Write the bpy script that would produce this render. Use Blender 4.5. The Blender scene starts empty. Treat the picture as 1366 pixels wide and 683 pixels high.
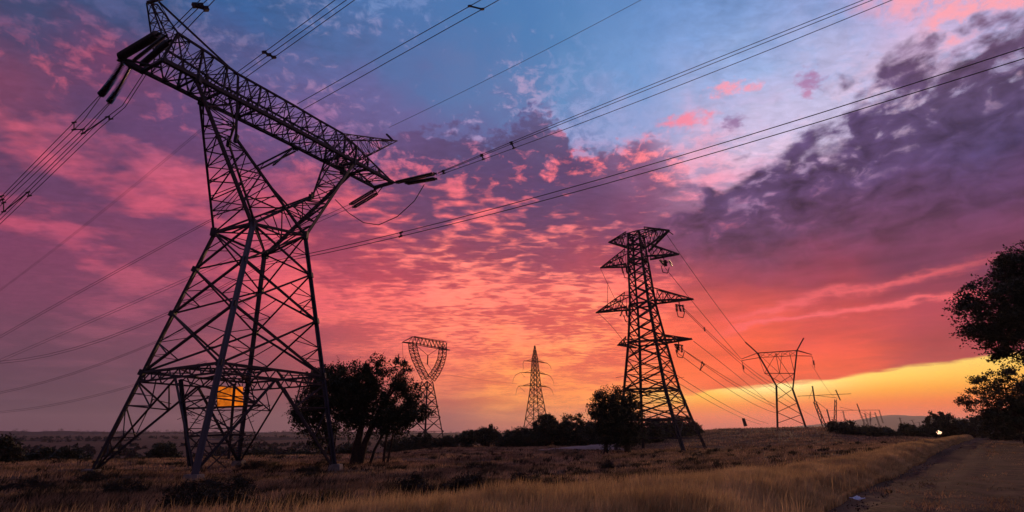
import bpy, bmesh, math, random
import numpy as np
from mathutils import Vector, Matrix, noise as mnoise

scene = bpy.context.scene
C = scene.collection
random.seed(7)
rng = np.random.default_rng(7)

# ------------------------------------------------------------------ camera
cam_data = bpy.data.cameras.new('camera')
cam_data.sensor_width = 36.0
cam_data.lens = 18.916
cam_data.clip_start = 0.1
cam_data.clip_end = 30000
cam = bpy.data.objects.new('camera', cam_data)
cam.location = (0, 0, 1.7)
cam.rotation_euler = (math.radians(90 + 18.28), 0, 0)
C.objects.link(cam)
scene.camera = cam
scene.view_settings.view_transform = 'Standard'
scene.view_settings.look = 'None'
scene.view_settings.exposure = 0.14
scene.view_settings.gamma = 1
scene.cycles.max_bounces = 4
scene.cycles.diffuse_bounces = 2
scene.cycles.volume_bounces = 0
scene.cycles.transparent_max_bounces = 8
scene.cycles.use_denoising = True

# ------------------------------------------------------------------ sun (low, behind the pylons, a little right of centre)
SUN_AZ, SUN_EL = 25.5, 4.5
sun_data = bpy.data.lights.new('sun', 'SUN')
sun_data.energy = 1.5
sun_data.angle = math.radians(3)
sun_data.color = (1.0, 0.55, 0.28)
sun = bpy.data.objects.new('sun', sun_data)
sun.rotation_euler = (math.radians(90 - SUN_EL), 0, math.radians(180 - SUN_AZ))
C.objects.link(sun)
SKY_DARK = (  # azimuth columns -49..49, elevation rows
    ((0.098, 0.048, 0.068), (0.105, 0.052, 0.075), (0.111, 0.053, 0.079), (0.127, 0.053, 0.085), (0.154, 0.051, 0.094), (0.19, 0.048, 0.103), (0.186, 0.047, 0.111), (0.143, 0.041, 0.104), (0.101, 0.049, 0.118), (0.181, 0.053, 0.115), (0.072, 0.055, 0.134), (0.033, 0.066, 0.157), (0.035, 0.071, 0.169), (0.037, 0.077, 0.181), (0.037, 0.08, 0.191)),
    ((0.098, 0.048, 0.069), (0.105, 0.052, 0.074), (0.112, 0.053, 0.079), (0.124, 0.053, 0.084), (0.148, 0.053, 0.093), (0.183, 0.051, 0.103), (0.195, 0.048, 0.109), (0.144, 0.046, 0.113), (0.118, 0.048, 0.122), (0.101, 0.048, 0.125), (0.146, 0.047, 0.122), (0.051, 0.068, 0.173), (0.033, 0.08, 0.202), (0.032, 0.081, 0.206), (0.034, 0.089, 0.232)),
    ((0.109, 0.051, 0.074), (0.116, 0.055, 0.078), (0.125, 0.057, 0.082), (0.14, 0.057, 0.088), (0.171, 0.057, 0.096), (0.199, 0.054, 0.105), (0.224, 0.053, 0.113), (0.168, 0.048, 0.117), (0.143, 0.048, 0.123), (0.122, 0.053, 0.146), (0.113, 0.063, 0.173), (0.071, 0.084, 0.22), (0.038, 0.11, 0.291), (0.038, 0.114, 0.305), (0.04, 0.114, 0.3)),
    ((0.126, 0.057, 0.076), (0.138, 0.059, 0.078), (0.156, 0.062, 0.082), (0.187, 0.065, 0.088), (0.235, 0.063, 0.095), (0.285, 0.061, 0.102), (0.307, 0.056, 0.109), (0.232, 0.05, 0.113), (0.159, 0.048, 0.119), (0.142, 0.056, 0.152), (0.141, 0.081, 0.221), (0.101, 0.105, 0.267), (0.054, 0.113, 0.282), (0.045, 0.114, 0.285), (0.047, 0.117, 0.289)),
    ((0.151, 0.061, 0.08), (0.169, 0.063, 0.08), (0.205, 0.066, 0.081), (0.305, 0.071, 0.087), (0.374, 0.074, 0.094), (0.428, 0.071, 0.099), (0.426, 0.062, 0.101), (0.291, 0.051, 0.104), (0.161, 0.048, 0.117), (0.127, 0.057, 0.15), (0.142, 0.084, 0.221), (0.126, 0.115, 0.294), (0.074, 0.131, 0.313), (0.064, 0.145, 0.352), (0.066, 0.149, 0.362)),
    ((0.175, 0.062, 0.08), (0.225, 0.069, 0.08), (0.298, 0.077, 0.081), (0.462, 0.089, 0.086), (0.542, 0.093, 0.092), (0.566, 0.087, 0.096), (0.523, 0.069, 0.096), (0.331, 0.054, 0.101), (0.16, 0.05, 0.119), (0.111, 0.056, 0.147), (0.116, 0.079, 0.206), (0.131, 0.121, 0.3), (0.09, 0.149, 0.345), (0.068, 0.159, 0.376), (0.067, 0.159, 0.385)),
    ((0.23, 0.069, 0.08), (0.364, 0.091, 0.078), (0.518, 0.114, 0.076), (0.667, 0.122, 0.081), (0.705, 0.115, 0.086), (0.664, 0.097, 0.09), (0.581, 0.078, 0.092), (0.339, 0.06, 0.101), (0.151, 0.052, 0.123), (0.099, 0.056, 0.147), (0.095, 0.073, 0.186), (0.121, 0.123, 0.298), (0.101, 0.17, 0.373), (0.068, 0.172, 0.394), (0.064, 0.165, 0.398)),
    ((0.376, 0.091, 0.08), (0.579, 0.152, 0.069), (0.794, 0.212, 0.058), (0.82, 0.172, 0.063), (0.765, 0.13, 0.072), (0.665, 0.095, 0.082), (0.581, 0.082, 0.092), (0.289, 0.06, 0.104), (0.139, 0.052, 0.124), (0.096, 0.055, 0.145), (0.088, 0.066, 0.164), (0.111, 0.111, 0.276), (0.113, 0.193, 0.41), (0.071, 0.189, 0.421), (0.061, 0.171, 0.413)),
    ((0.508, 0.106, 0.076), (0.665, 0.155, 0.065), (0.826, 0.201, 0.054), (0.803, 0.15, 0.059), (0.758, 0.117, 0.068), (0.703, 0.099, 0.08), (0.634, 0.087, 0.092), (0.337, 0.06, 0.105), (0.143, 0.052, 0.125), (0.103, 0.055, 0.144), (0.11, 0.088, 0.202), (0.181, 0.222, 0.452), (0.122, 0.25, 0.495), (0.085, 0.213, 0.456), (0.074, 0.195, 0.443)),
    ((0.737, 0.126, 0.071), (0.84, 0.192, 0.052), (0.933, 0.244, 0.036), (0.851, 0.147, 0.05), (0.756, 0.105, 0.059), (0.668, 0.087, 0.067), (0.552, 0.07, 0.079), (0.241, 0.049, 0.099), (0.182, 0.058, 0.137), (0.225, 0.105, 0.222), (0.266, 0.208, 0.389), (0.271, 0.323, 0.579), (0.15, 0.283, 0.554), (0.105, 0.233, 0.496), (0.094, 0.22, 0.481)),
    ((0.717, 0.115, 0.08), (0.844, 0.193, 0.054), (0.939, 0.243, 0.035), (0.85, 0.138, 0.05), (0.744, 0.101, 0.058), (0.642, 0.083, 0.065), (0.465, 0.062, 0.077), (0.216, 0.049, 0.111), (0.311, 0.146, 0.265), (0.447, 0.295, 0.469), (0.464, 0.391, 0.607), (0.302, 0.378, 0.645), (0.18, 0.305, 0.594), (0.121, 0.247, 0.523), (0.119, 0.245, 0.52)),
    ((0.716, 0.114, 0.08), (0.851, 0.198, 0.053), (0.932, 0.234, 0.036), (0.838, 0.123, 0.052), (0.726, 0.098, 0.059), (0.623, 0.08, 0.066), (0.386, 0.057, 0.081), (0.223, 0.056, 0.133), (0.454, 0.261, 0.437), (0.586, 0.464, 0.66), (0.523, 0.475, 0.698), (0.305, 0.407, 0.68), (0.198, 0.315, 0.595), (0.146, 0.266, 0.548), (0.14, 0.261, 0.544)),
    ((0.716, 0.114, 0.08), (0.864, 0.206, 0.05), (0.921, 0.221, 0.038), (0.82, 0.113, 0.053), (0.701, 0.094, 0.06), (0.6, 0.075, 0.068), (0.283, 0.049, 0.087), (0.227, 0.064, 0.16), (0.526, 0.338, 0.545), (0.567, 0.485, 0.685), (0.491, 0.47, 0.701), (0.351, 0.403, 0.668), (0.229, 0.313, 0.583), (0.204, 0.304, 0.577), (0.192, 0.296, 0.571)),
    ((0.716, 0.114, 0.08), (0.881, 0.216, 0.047), (0.905, 0.202, 0.04), (0.796, 0.109, 0.055), (0.67, 0.089, 0.062), (0.543, 0.068, 0.072), (0.223, 0.049, 0.106), (0.372, 0.186, 0.339), (0.563, 0.443, 0.641), (0.577, 0.485, 0.68), (0.496, 0.446, 0.68), (0.41, 0.384, 0.649), (0.381, 0.356, 0.617), (0.373, 0.351, 0.61), (0.329, 0.339, 0.601)),
    ((0.716, 0.114, 0.08), (0.906, 0.232, 0.042), (0.883, 0.176, 0.044), (0.761, 0.104, 0.057), (0.636, 0.082, 0.065), (0.386, 0.057, 0.081), (0.223, 0.058, 0.143), (0.528, 0.342, 0.549), (0.578, 0.485, 0.68), (0.519, 0.458, 0.68), (0.441, 0.414, 0.67), (0.402, 0.376, 0.644), (0.402, 0.376, 0.644), (0.402, 0.376, 0.644), (0.397, 0.371, 0.637)),
)
SKY_LIT = (  # azimuth columns -49..49, elevation rows
    ((0.098, 0.048, 0.068), (0.109, 0.053, 0.076), (0.124, 0.055, 0.082), (0.151, 0.057, 0.09), (0.201, 0.058, 0.102), (0.301, 0.062, 0.115), (0.459, 0.069, 0.126), (0.438, 0.065, 0.13), (0.597, 0.086, 0.141), (0.743, 0.125, 0.185), (0.224, 0.075, 0.165), (0.056, 0.092, 0.203), (0.058, 0.101, 0.226), (0.06, 0.11, 0.25), (0.061, 0.11, 0.254)),
    ((0.098, 0.048, 0.069), (0.108, 0.053, 0.076), (0.122, 0.055, 0.081), (0.145, 0.057, 0.089), (0.186, 0.059, 0.101), (0.276, 0.062, 0.114), (0.411, 0.069, 0.126), (0.443, 0.07, 0.134), (0.576, 0.094, 0.159), (0.28, 0.071, 0.16), (0.456, 0.093, 0.169), (0.089, 0.088, 0.21), (0.061, 0.095, 0.23), (0.062, 0.092, 0.224), (0.072, 0.113, 0.258)),
    ((0.109, 0.051, 0.074), (0.122, 0.056, 0.079), (0.138, 0.059, 0.085), (0.166, 0.061, 0.093), (0.21, 0.064, 0.101), (0.302, 0.069, 0.118), (0.421, 0.076, 0.127), (0.565, 0.082, 0.135), (0.586, 0.094, 0.158), (0.474, 0.101, 0.188), (0.25, 0.093, 0.218), (0.176, 0.145, 0.302), (0.098, 0.161, 0.335), (0.103, 0.172, 0.352), (0.114, 0.179, 0.362)),
    ((0.126, 0.057, 0.076), (0.145, 0.06, 0.08), (0.172, 0.064, 0.084), (0.221, 0.068, 0.092), (0.31, 0.075, 0.103), (0.448, 0.081, 0.115), (0.581, 0.087, 0.126), (0.664, 0.093, 0.137), (0.647, 0.095, 0.146), (0.404, 0.08, 0.168), (0.241, 0.109, 0.272), (0.271, 0.175, 0.338), (0.189, 0.201, 0.382), (0.152, 0.202, 0.398), (0.154, 0.206, 0.405)),
    ((0.151, 0.061, 0.08), (0.176, 0.064, 0.081), (0.229, 0.07, 0.084), (0.395, 0.082, 0.091), (0.52, 0.093, 0.101), (0.652, 0.103, 0.113), (0.767, 0.113, 0.127), (0.787, 0.112, 0.138), (0.777, 0.113, 0.151), (0.528, 0.108, 0.195), (0.279, 0.126, 0.291), (0.313, 0.191, 0.368), (0.238, 0.216, 0.408), (0.135, 0.219, 0.442), (0.132, 0.22, 0.448)),
    ((0.175, 0.062, 0.08), (0.229, 0.071, 0.08), (0.32, 0.085, 0.081), (0.591, 0.121, 0.09), (0.733, 0.137, 0.101), (0.82, 0.145, 0.116), (0.899, 0.156, 0.134), (0.893, 0.154, 0.149), (0.823, 0.125, 0.155), (0.594, 0.124, 0.205), (0.285, 0.153, 0.328), (0.315, 0.208, 0.402), (0.276, 0.231, 0.435), (0.13, 0.21, 0.442), (0.1, 0.203, 0.44)),
    ((0.23, 0.069, 0.08), (0.366, 0.1, 0.078), (0.536, 0.137, 0.076), (0.813, 0.192, 0.086), (0.936, 0.21, 0.104), (0.966, 0.206, 0.126), (1, 0.207, 0.145), (0.986, 0.213, 0.17), (0.877, 0.151, 0.17), (0.564, 0.115, 0.186), (0.264, 0.164, 0.339), (0.324, 0.241, 0.447), (0.312, 0.254, 0.461), (0.139, 0.211, 0.445), (0.08, 0.193, 0.437)),
    ((0.376, 0.091, 0.08), (0.618, 0.185, 0.069), (0.879, 0.284, 0.059), (0.965, 0.299, 0.067), (0.981, 0.269, 0.09), (0.965, 0.219, 0.12), (0.997, 0.205, 0.143), (0.972, 0.202, 0.163), (0.943, 0.168, 0.173), (0.76, 0.138, 0.196), (0.235, 0.136, 0.295), (0.32, 0.267, 0.485), (0.34, 0.277, 0.476), (0.175, 0.235, 0.456), (0.08, 0.205, 0.456)),
    ((0.508, 0.106, 0.076), (0.725, 0.193, 0.063), (0.953, 0.282, 0.05), (0.987, 0.27, 0.059), (0.998, 0.28, 0.086), (0.996, 0.279, 0.121), (1, 0.221, 0.145), (0.991, 0.218, 0.174), (0.948, 0.193, 0.198), (0.85, 0.152, 0.197), (0.538, 0.184, 0.313), (0.302, 0.319, 0.569), (0.181, 0.275, 0.519), (0.114, 0.231, 0.476), (0.08, 0.205, 0.456)),
    ((0.737, 0.126, 0.071), (0.866, 0.237, 0.058), (0.996, 0.328, 0.046), (0.999, 0.208, 0.052), (0.981, 0.175, 0.065), (0.954, 0.175, 0.087), (0.907, 0.153, 0.114), (0.842, 0.15, 0.15), (0.93, 0.205, 0.223), (0.902, 0.204, 0.255), (0.666, 0.263, 0.404), (0.311, 0.341, 0.599), (0.153, 0.288, 0.562), (0.106, 0.236, 0.5), (0.094, 0.22, 0.481)),
    ((0.717, 0.115, 0.08), (0.867, 0.24, 0.061), (1, 0.326, 0.046), (1, 0.186, 0.052), (0.975, 0.156, 0.063), (0.926, 0.142, 0.079), (0.813, 0.11, 0.098), (0.684, 0.107, 0.143), (0.738, 0.202, 0.299), (0.779, 0.33, 0.459), (0.602, 0.389, 0.573), (0.306, 0.369, 0.634), (0.18, 0.305, 0.594), (0.121, 0.247, 0.523), (0.119, 0.245, 0.52)),
    ((0.716, 0.114, 0.08), (0.876, 0.248, 0.06), (1, 0.314, 0.047), (1, 0.167, 0.052), (0.97, 0.156, 0.065), (0.909, 0.133, 0.082), (0.749, 0.096, 0.097), (0.601, 0.095, 0.158), (0.628, 0.256, 0.435), (0.675, 0.487, 0.657), (0.528, 0.451, 0.672), (0.312, 0.4, 0.67), (0.2, 0.315, 0.591), (0.146, 0.266, 0.548), (0.14, 0.261, 0.544)),
    ((0.716, 0.114, 0.08), (0.891, 0.261, 0.059), (1, 0.296, 0.047), (0.997, 0.156, 0.054), (0.962, 0.156, 0.068), (0.89, 0.124, 0.086), (0.683, 0.086, 0.1), (0.578, 0.105, 0.192), (0.651, 0.343, 0.545), (0.664, 0.51, 0.679), (0.547, 0.467, 0.676), (0.384, 0.397, 0.633), (0.236, 0.313, 0.583), (0.204, 0.304, 0.577), (0.192, 0.296, 0.571)),
    ((0.716, 0.114, 0.08), (0.912, 0.278, 0.056), (1, 0.272, 0.048), (0.99, 0.156, 0.057), (0.948, 0.152, 0.072), (0.849, 0.111, 0.092), (0.629, 0.085, 0.122), (0.612, 0.206, 0.355), (0.671, 0.466, 0.641), (0.715, 0.514, 0.644), (0.608, 0.442, 0.618), (0.46, 0.379, 0.626), (0.434, 0.356, 0.61), (0.424, 0.351, 0.61), (0.367, 0.339, 0.601)),
    ((0.716, 0.114, 0.08), (0.941, 0.302, 0.052), (1, 0.237, 0.05), (0.98, 0.156, 0.061), (0.92, 0.138, 0.079), (0.748, 0.096, 0.097), (0.591, 0.098, 0.171), (0.652, 0.348, 0.549), (0.7, 0.515, 0.659), (0.861, 0.46, 0.582), (0.477, 0.395, 0.635), (0.456, 0.376, 0.61), (0.456, 0.376, 0.61), (0.456, 0.376, 0.61), (0.451, 0.371, 0.61)),
)
BANK = (  # azimuth columns 10..45, elevation rows
    ((0.973, 0.15, 0.032), (0.973, 0.15, 0.032), (0.96, 0.137, 0.042), (0.901, 0.124, 0.064), (0.598, 0.083, 0.083), (0.205, 0.048, 0.101), (0.112, 0.05, 0.122), (0.114, 0.063, 0.16), (0.129, 0.078, 0.185), (0.139, 0.081, 0.172), (0.148, 0.087, 0.179)),
    ((0.968, 0.141, 0.031), (0.968, 0.142, 0.031), (0.954, 0.129, 0.042), (0.887, 0.118, 0.065), (0.525, 0.074, 0.084), (0.182, 0.047, 0.103), (0.111, 0.05, 0.127), (0.115, 0.065, 0.165), (0.133, 0.08, 0.188), (0.141, 0.082, 0.173), (0.149, 0.088, 0.18)),
    ((0.923, 0.113, 0.03), (0.927, 0.114, 0.03), (0.917, 0.106, 0.038), (0.815, 0.092, 0.062), (0.341, 0.05, 0.083), (0.118, 0.042, 0.103), (0.094, 0.048, 0.13), (0.113, 0.067, 0.172), (0.135, 0.08, 0.183), (0.143, 0.083, 0.175), (0.15, 0.089, 0.181)),
    ((0.792, 0.086, 0.033), (0.8, 0.087, 0.033), (0.766, 0.08, 0.047), (0.662, 0.07, 0.068), (0.279, 0.041, 0.081), (0.115, 0.039, 0.098), (0.09, 0.046, 0.13), (0.105, 0.064, 0.165), (0.128, 0.074, 0.167), (0.143, 0.084, 0.176), (0.15, 0.089, 0.181)),
    ((0.402, 0.047, 0.044), (0.42, 0.049, 0.046), (0.431, 0.048, 0.062), (0.388, 0.047, 0.077), (0.164, 0.034, 0.084), (0.117, 0.038, 0.097), (0.08, 0.044, 0.126), (0.094, 0.057, 0.155), (0.123, 0.07, 0.156), (0.15, 0.086, 0.173), (0.15, 0.087, 0.176)),
    ((0.305, 0.042, 0.048), (0.293, 0.04, 0.053), (0.3, 0.038, 0.068), (0.221, 0.035, 0.077), (0.171, 0.036, 0.087), (0.096, 0.036, 0.101), (0.064, 0.043, 0.127), (0.092, 0.058, 0.138), (0.142, 0.071, 0.146), (0.159, 0.078, 0.155), (0.155, 0.081, 0.16)),
)
SKY_AZ = [-49, -42, -35, -28, -21, -14, -7, 0, 7, 14, 21, 28, 35, 42, 49]
SKY_EL = [0, 1.5, 3, 5, 7.5, 10.5, 14, 18, 22, 26, 30, 34, 38, 42, 47]
BANK_AZ = [10, 17, 24, 31, 38, 45]
BANK_EL = [3, 5, 7.5, 10.5, 14, 18, 22, 27, 32, 37, 42]
MID_EDGE = [(-23.79, 26.21), (-17.75, 29.0), (-11.03, 30.49), (-3.89, 30.52), (-0.27, 30.96), (1.56, 32.46), (3.59, 33.17), (5.67, 32.49), (7.35, 29.61), (11.26, 28.81), (14.74, 29.22), (17.29, 29.36), (19.21, 28.05), (21.01, 23.29)]
BANK_EDGE = [(14.63, 18.62), (15.86, 21.61), (17.53, 23.89), (23.04, 24.11), (26.88, 24.91), (30.74, 26.58), (34.36, 27.72), (37.2, 28.88), (40.0, 30.21), (42.65, 31.28), (46.19, 32.0), (49.86, 31.37)]
STRIP_EDGE = [(-3.29, 1.64), (5.12, 1.85), (12.65, 2.68), (16.34, 3.57), (20.59, 4.11), (23.3, 4.31), (29.63, 4.67), (32.57, 4.98), (35.38, 5.38), (39.48, 5.75), (43.44, 6.04)]
STREAK_A = [(24.18, 11.01), (28.31, 12.04), (30.87, 12.23), (33.89, 12.38), (36.76, 12.62), (40.01, 13.02), (42.04, 13.26)]
STREAK_B = [(21.2, 9.41), (25.71, 10.38), (29.96, 10.47), (33.57, 10.61), (36.39, 10.71), (41.01, 10.73), (44.49, 10.68)]
PUFFS = [((20.38, 30.82), 3.85, 1.12, (0.913, 0.223, 0.305)), ((25.15, 32.92), 2.38, 0.98, (0.956, 0.305, 0.376)), ((27.64, 32.43), 1.4, 0.63, (0.871, 0.305, 0.402)), ((25.24, 29.64), 1.82, 0.98, (0.262, 0.141, 0.305)), ((33.13, 31.6), 1.82, 1.33, (0.376, 0.171, 0.352)), ((32.7, 30.57), 0.84, 0.63, (0.485, 0.205, 0.376)), ((2.41, 28.64), 1.12, 0.7, (0.114, 0.07, 0.171))]
# ------------------------------------------------------------------ sky: dusk colours by azimuth and elevation, broken by cloud noise
world = bpy.data.worlds.new('World')
scene.world = world
world.use_nodes = True
wt = world.node_tree
for n in list(wt.nodes):
    wt.nodes.remove(n)
NL = wt.links


def setin(sock, v):
    if isinstance(v, bpy.types.NodeSocket):
        NL.new(v, sock)
    elif isinstance(v, (tuple, list)) and len(v) == 3 and sock.type == 'RGBA':
        sock.default_value = (*v, 1)
    else:
        sock.default_value = v


def M(op, a, b=None, c=None, clamp=False):
    n = wt.nodes.new('ShaderNodeMath')
    n.operation = op
    n.use_clamp = clamp
    setin(n.inputs[0], a)
    if b is not None:
        setin(n.inputs[1], b)
    if c is not None:
        setin(n.inputs[2], c)
    return n.outputs[0]


def step(v, lo, hi):
    n = wt.nodes.new('ShaderNodeMapRange')
    n.interpolation_type = 'SMOOTHSTEP'
    setin(n.inputs[0], v)
    n.inputs[1].default_value = lo
    n.inputs[2].default_value = hi
    return n.outputs[0]


def lerp(v, lo, hi, a=0.0, b=1.0):
    n = wt.nodes.new('ShaderNodeMapRange')
    setin(n.inputs[0], v)
    for i, x in enumerate((lo, hi, a, b)):
        n.inputs[i + 1].default_value = x
    return n.outputs[0]


def mix(fac, a, b, blend='MIX'):
    n = wt.nodes.new('ShaderNodeMixRGB')
    n.blend_type = blend
    setin(n.inputs[0], fac)
    setin(n.inputs[1], a)
    setin(n.inputs[2], b)
    return n.outputs[0]


def noise(vec, scale, detail=5, rough=0.55, dist=0.0):
    n = wt.nodes.new('ShaderNodeTexNoise')
    NL.new(vec, n.inputs['Vector'])
    n.inputs['Scale'].default_value = scale
    n.inputs['Detail'].default_value = detail
    n.inputs['Roughness'].default_value = rough
    n.inputs['Distortion'].default_value = dist
    return n.outputs['Fac']


def xyz(x, y, z=0.0):
    n = wt.nodes.new('ShaderNodeCombineXYZ')
    for i, v in enumerate((x, y, z)):
        setin(n.inputs[i], v)
    return n.outputs[0]


def ramp(v, els, cols, lo=0.0, hi=50.0):
    n = wt.nodes.new('ShaderNodeValToRGB')
    NL.new(v, n.inputs[0])
    e = n.color_ramp.elements
    while len(e) < len(els):
        e.new(0.5)
    for i, (p, c) in enumerate(zip(els, cols)):
        e[i].position = (p - lo) / (hi - lo)
        e[i].color = (*c, 1)
    n.color_ramp.interpolation = 'LINEAR'
    return n.outputs[0]


def table(azv, elv, azs, els, rows):
    """colour by elevation in each azimuth column, blended smoothly across the columns"""
    t = M('DIVIDE', elv, 50.0, clamp=True)
    out = ramp(t, els, rows[0])
    for i in range(1, len(azs)):
        out = mix(step(azv, azs[i - 1], azs[i]), out, ramp(t, els, rows[i]))
    return out


def curve(azv, pts):
    """height of a line over the horizon as a function of azimuth"""
    n = wt.nodes.new('ShaderNodeFloatCurve')
    c = n.mapping.curves[0]
    P = [(-60.0, pts[0][1])] + list(pts) + [(60.0, pts[-1][1])]
    while len(c.points) < len(P):
        c.points.new(0.5, 0.5)
    for i, (a, e) in enumerate(P):
        c.points[i].location = ((a + 60) / 120, e / 50)
        c.points[i].handle_type = 'VECTOR'
    n.mapping.update()
    NL.new(lerp(azv, -60, 60), n.inputs['Value'])
    return M('MULTIPLY', n.outputs[0], 50.0)


tc = wt.nodes.new('ShaderNodeTexCoord')
sep = wt.nodes.new('ShaderNodeSeparateXYZ')
NL.new(tc.outputs['Generated'], sep.inputs[0])
dx, dy, dz = sep.outputs
az = M('MULTIPLY', M('ARCTAN2', dx, dy), 57.29578)
el = M('MULTIPLY', M('ARCSINE', dz), 57.29578)
den = M('ADD', M('MAXIMUM', dz, 0.0), 0.14)
plane = xyz(M('DIVIDE', dx, den), M('DIVIDE', dy, den), 1.7)        # cloud layer seen in perspective
angular = xyz(M('MULTIPLY', az, 0.1), M('MULTIPLY', el, 0.16), 4.0)
stretched = xyz(M('MULTIPLY', az, 0.05), M('MULTIPLY', el, 0.3), 9.0)

w1 = M('SUBTRACT', noise(plane, 2.2, 4), 0.5)
w2 = M('SUBTRACT', noise(angular, 1.7, 4), 0.5)
high = step(el, 1.0, 12.0)
azw = M('ADD', az, M('MULTIPLY', w1, M('MULTIPLY', high, 12.0)))
elw = M('ADD', el, M('MULTIPLY', w2, M('MULTIPLY', high, 6.0)))

# the grey-violet cloud in the middle has a puffy upper rim against the clear blue
rim = M('ADD', M('SUBTRACT', el, curve(az, MID_EDGE)), M('ADD', M('MULTIPLY', M('SUBTRACT', noise(angular, 3.2, 5, 0.5, 0.3), 0.5), 9.0), M('MULTIPLY', M('SUBTRACT', noise(angular, 9.0, 4, 0.55), 0.5), 3.5)))
rim_window = M('MULTIPLY', step(az, -22.0, -8.0), M('SUBTRACT', 1.0, step(az, 15.0, 24.0)))
above = step(rim, -0.7, 0.9)
near_rim = M('EXPONENT', M('MULTIPLY', M('MULTIPLY', rim, rim), -0.02))
elw = M('ADD', elw, M('MULTIPLY', M('MULTIPLY', M('MULTIPLY_ADD', above, 5.0, -1.2), rim_window), near_rim))
dark = table(azw, elw, SKY_AZ, SKY_EL, SKY_DARK)
lit = table(azw, elw, SKY_AZ, SKY_EL, SKY_LIT)
big = noise(plane, 2.6, 5, 0.55, 0.2)
den2 = M('ADD', M('MAXIMUM', dz, 0.0), 0.07)
plane2 = xyz(M('MULTIPLY', M('DIVIDE', dx, den2), 0.62), M('DIVIDE', dy, den2), 3.1)
cells = noise(plane2, 17.0, 4, 0.5, 0.3)
fibres = noise(stretched, 4.0, 6, 0.6)
in_cells = M('MULTIPLY', step(az, -26.0, -8.0), M('SUBTRACT', 1.0, step(el, 24.0, 31.0)))
cellw = M('MULTIPLY_ADD', in_cells, 0.40, 0.12)
lowf = M('SUBTRACT', 1.0, step(el, 3.0, 13.0))
m = M('ADD', M('MULTIPLY', big, M('SUBTRACT', 1.0, cellw)), M('MULTIPLY', cells, cellw))
m = M('ADD', M('MULTIPLY', m, M('SUBTRACT', 1.0, M('MULTIPLY', lowf, 0.6))), M('MULTIPLY', fibres, M('MULTIPLY', lowf, 0.6)))
leftside = M('SUBTRACT', 1.0, step(az, -30.0, -8.0))
m = M('SUBTRACT', m, M('MULTIPLY', leftside, 0.03))
puffy = M('MULTIPLY', step(el, 22.0, 29.0), M('SUBTRACT', noise(angular, 5.5, 6, 0.62, 0.4), 0.5))
m = M('ADD', m, M('MULTIPLY', puffy, 0.9))
dd = M('ADD', M('POWER', M('ABSOLUTE', M('DIVIDE', M('SUBTRACT', az, 3.0), 11.0)), 2.0), M('POWER', M('ABSOLUTE', M('DIVIDE', M('SUBTRACT', el, 24.5), 4.5)), 2.0))
m = M('SUBTRACT', m, M('MULTIPLY', M('EXPONENT', M('MULTIPLY', dd, -1.0)), 0.04))
m = M('SUBTRACT', m, M('MULTIPLY', M('MULTIPLY', rim_window, M('SUBTRACT', 1.0, above)), M('MULTIPLY', step(el, 12.0, 25.0), 0.062)))
m = M('ADD', m, M('MULTIPLY', M('MULTIPLY', rim_window, M('SUBTRACT', 1.0, step(el, 11.0, 19.0))), 0.03))
m = M('MULTIPLY', step(m, 0.44, 0.62), M('SUBTRACT', 1.0, M('MULTIPLY', leftside, 0.2)))
lit = mix(1.0, lit, M('MULTIPLY_ADD', M('SUBTRACT', 1.0, step(el, 14.0, 30.0)), 0.16, 1.04), 'MULTIPLY')
sky = mix(m, dark, lit)
wisp = M('MULTIPLY_ADD', M('SUBTRACT', noise(plane2, 34.0, 5, 0.6, 0.5), 0.5), 0.55, 1.0)
sky = mix(M('MULTIPLY', M('SUBTRACT', 1.0, M('MULTIPLY', above, rim_window)), step(el, 2.0, 9.0)), sky, mix(1.0, sky, wisp, 'MULTIPLY'))

# small pink clouds in the clear part
for i, ((pa, pe), sa, se, col) in enumerate(PUFFS):
    q = M('ADD', M('POWER', M('ABSOLUTE', M('DIVIDE', M('SUBTRACT', az, pa), sa * 0.8)), 2.0),
          M('POWER', M('ABSOLUTE', M('DIVIDE', M('SUBTRACT', el, pe), se * 0.8)), 2.0))
    g = M('EXPONENT', M('MULTIPLY', q, -0.7))
    k = step(M('ADD', g, M('MULTIPLY', M('SUBTRACT', noise(angular, 9.0 + i, 5, 0.6), 0.5), 1.7)), 0.35, 1.1)
    sky = mix(M('MULTIPLY', k, 0.85), sky, col)

# the big dark bank on the right
bank = table(M('ADD', az, M('MULTIPLY', w1, 8.0)), M('ADD', el, M('MULTIPLY', w2, 3.0)), BANK_AZ, BANK_EL, BANK)
shade = noise(angular, 4.6, 5, 0.5, 0.5)
shade2 = noise(stretched, 2.2, 5, 0.6, 0.3)
vary = M('ADD', M('MULTIPLY', M('SUBTRACT', shade, 0.5), M('MULTIPLY', step(el, 12.0, 20.0), 2.1)), M('MULTIPLY', M('SUBTRACT', shade2, 0.5), 0.9))
bank = mix(1.0, bank, M('ADD', vary, 1.0), 'MULTIPLY')
streak_n = M('ADD', M('MULTIPLY', M('SUBTRACT', noise(angular, 3.0, 4), 0.5), 2.6), M('MULTIPLY', M('SUBTRACT', noise(stretched, 9.0, 4), 0.5), 1.0))
for pts, amp, wid in ((STREAK_A, 0.6, 0.30), (STREAK_B, 0.8, 0.26)):
    dd = M('DIVIDE', M('SUBTRACT', M('ADD', el, streak_n), curve(az, pts)), wid)
    g = M('EXPONENT', M('MULTIPLY', M('MULTIPLY', dd, dd), -0.6))
    g = M('MULTIPLY', g, M('MULTIPLY', step(az, 19.0, 26.0), M('SUBTRACT', 1.0, step(az, 38.0, 47.0))))
    bank = mix(M('MULTIPLY', g, amp), bank, (0.93, 0.135, 0.15))
edge = M('SUBTRACT', el, curve(az, BANK_EDGE))
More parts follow.
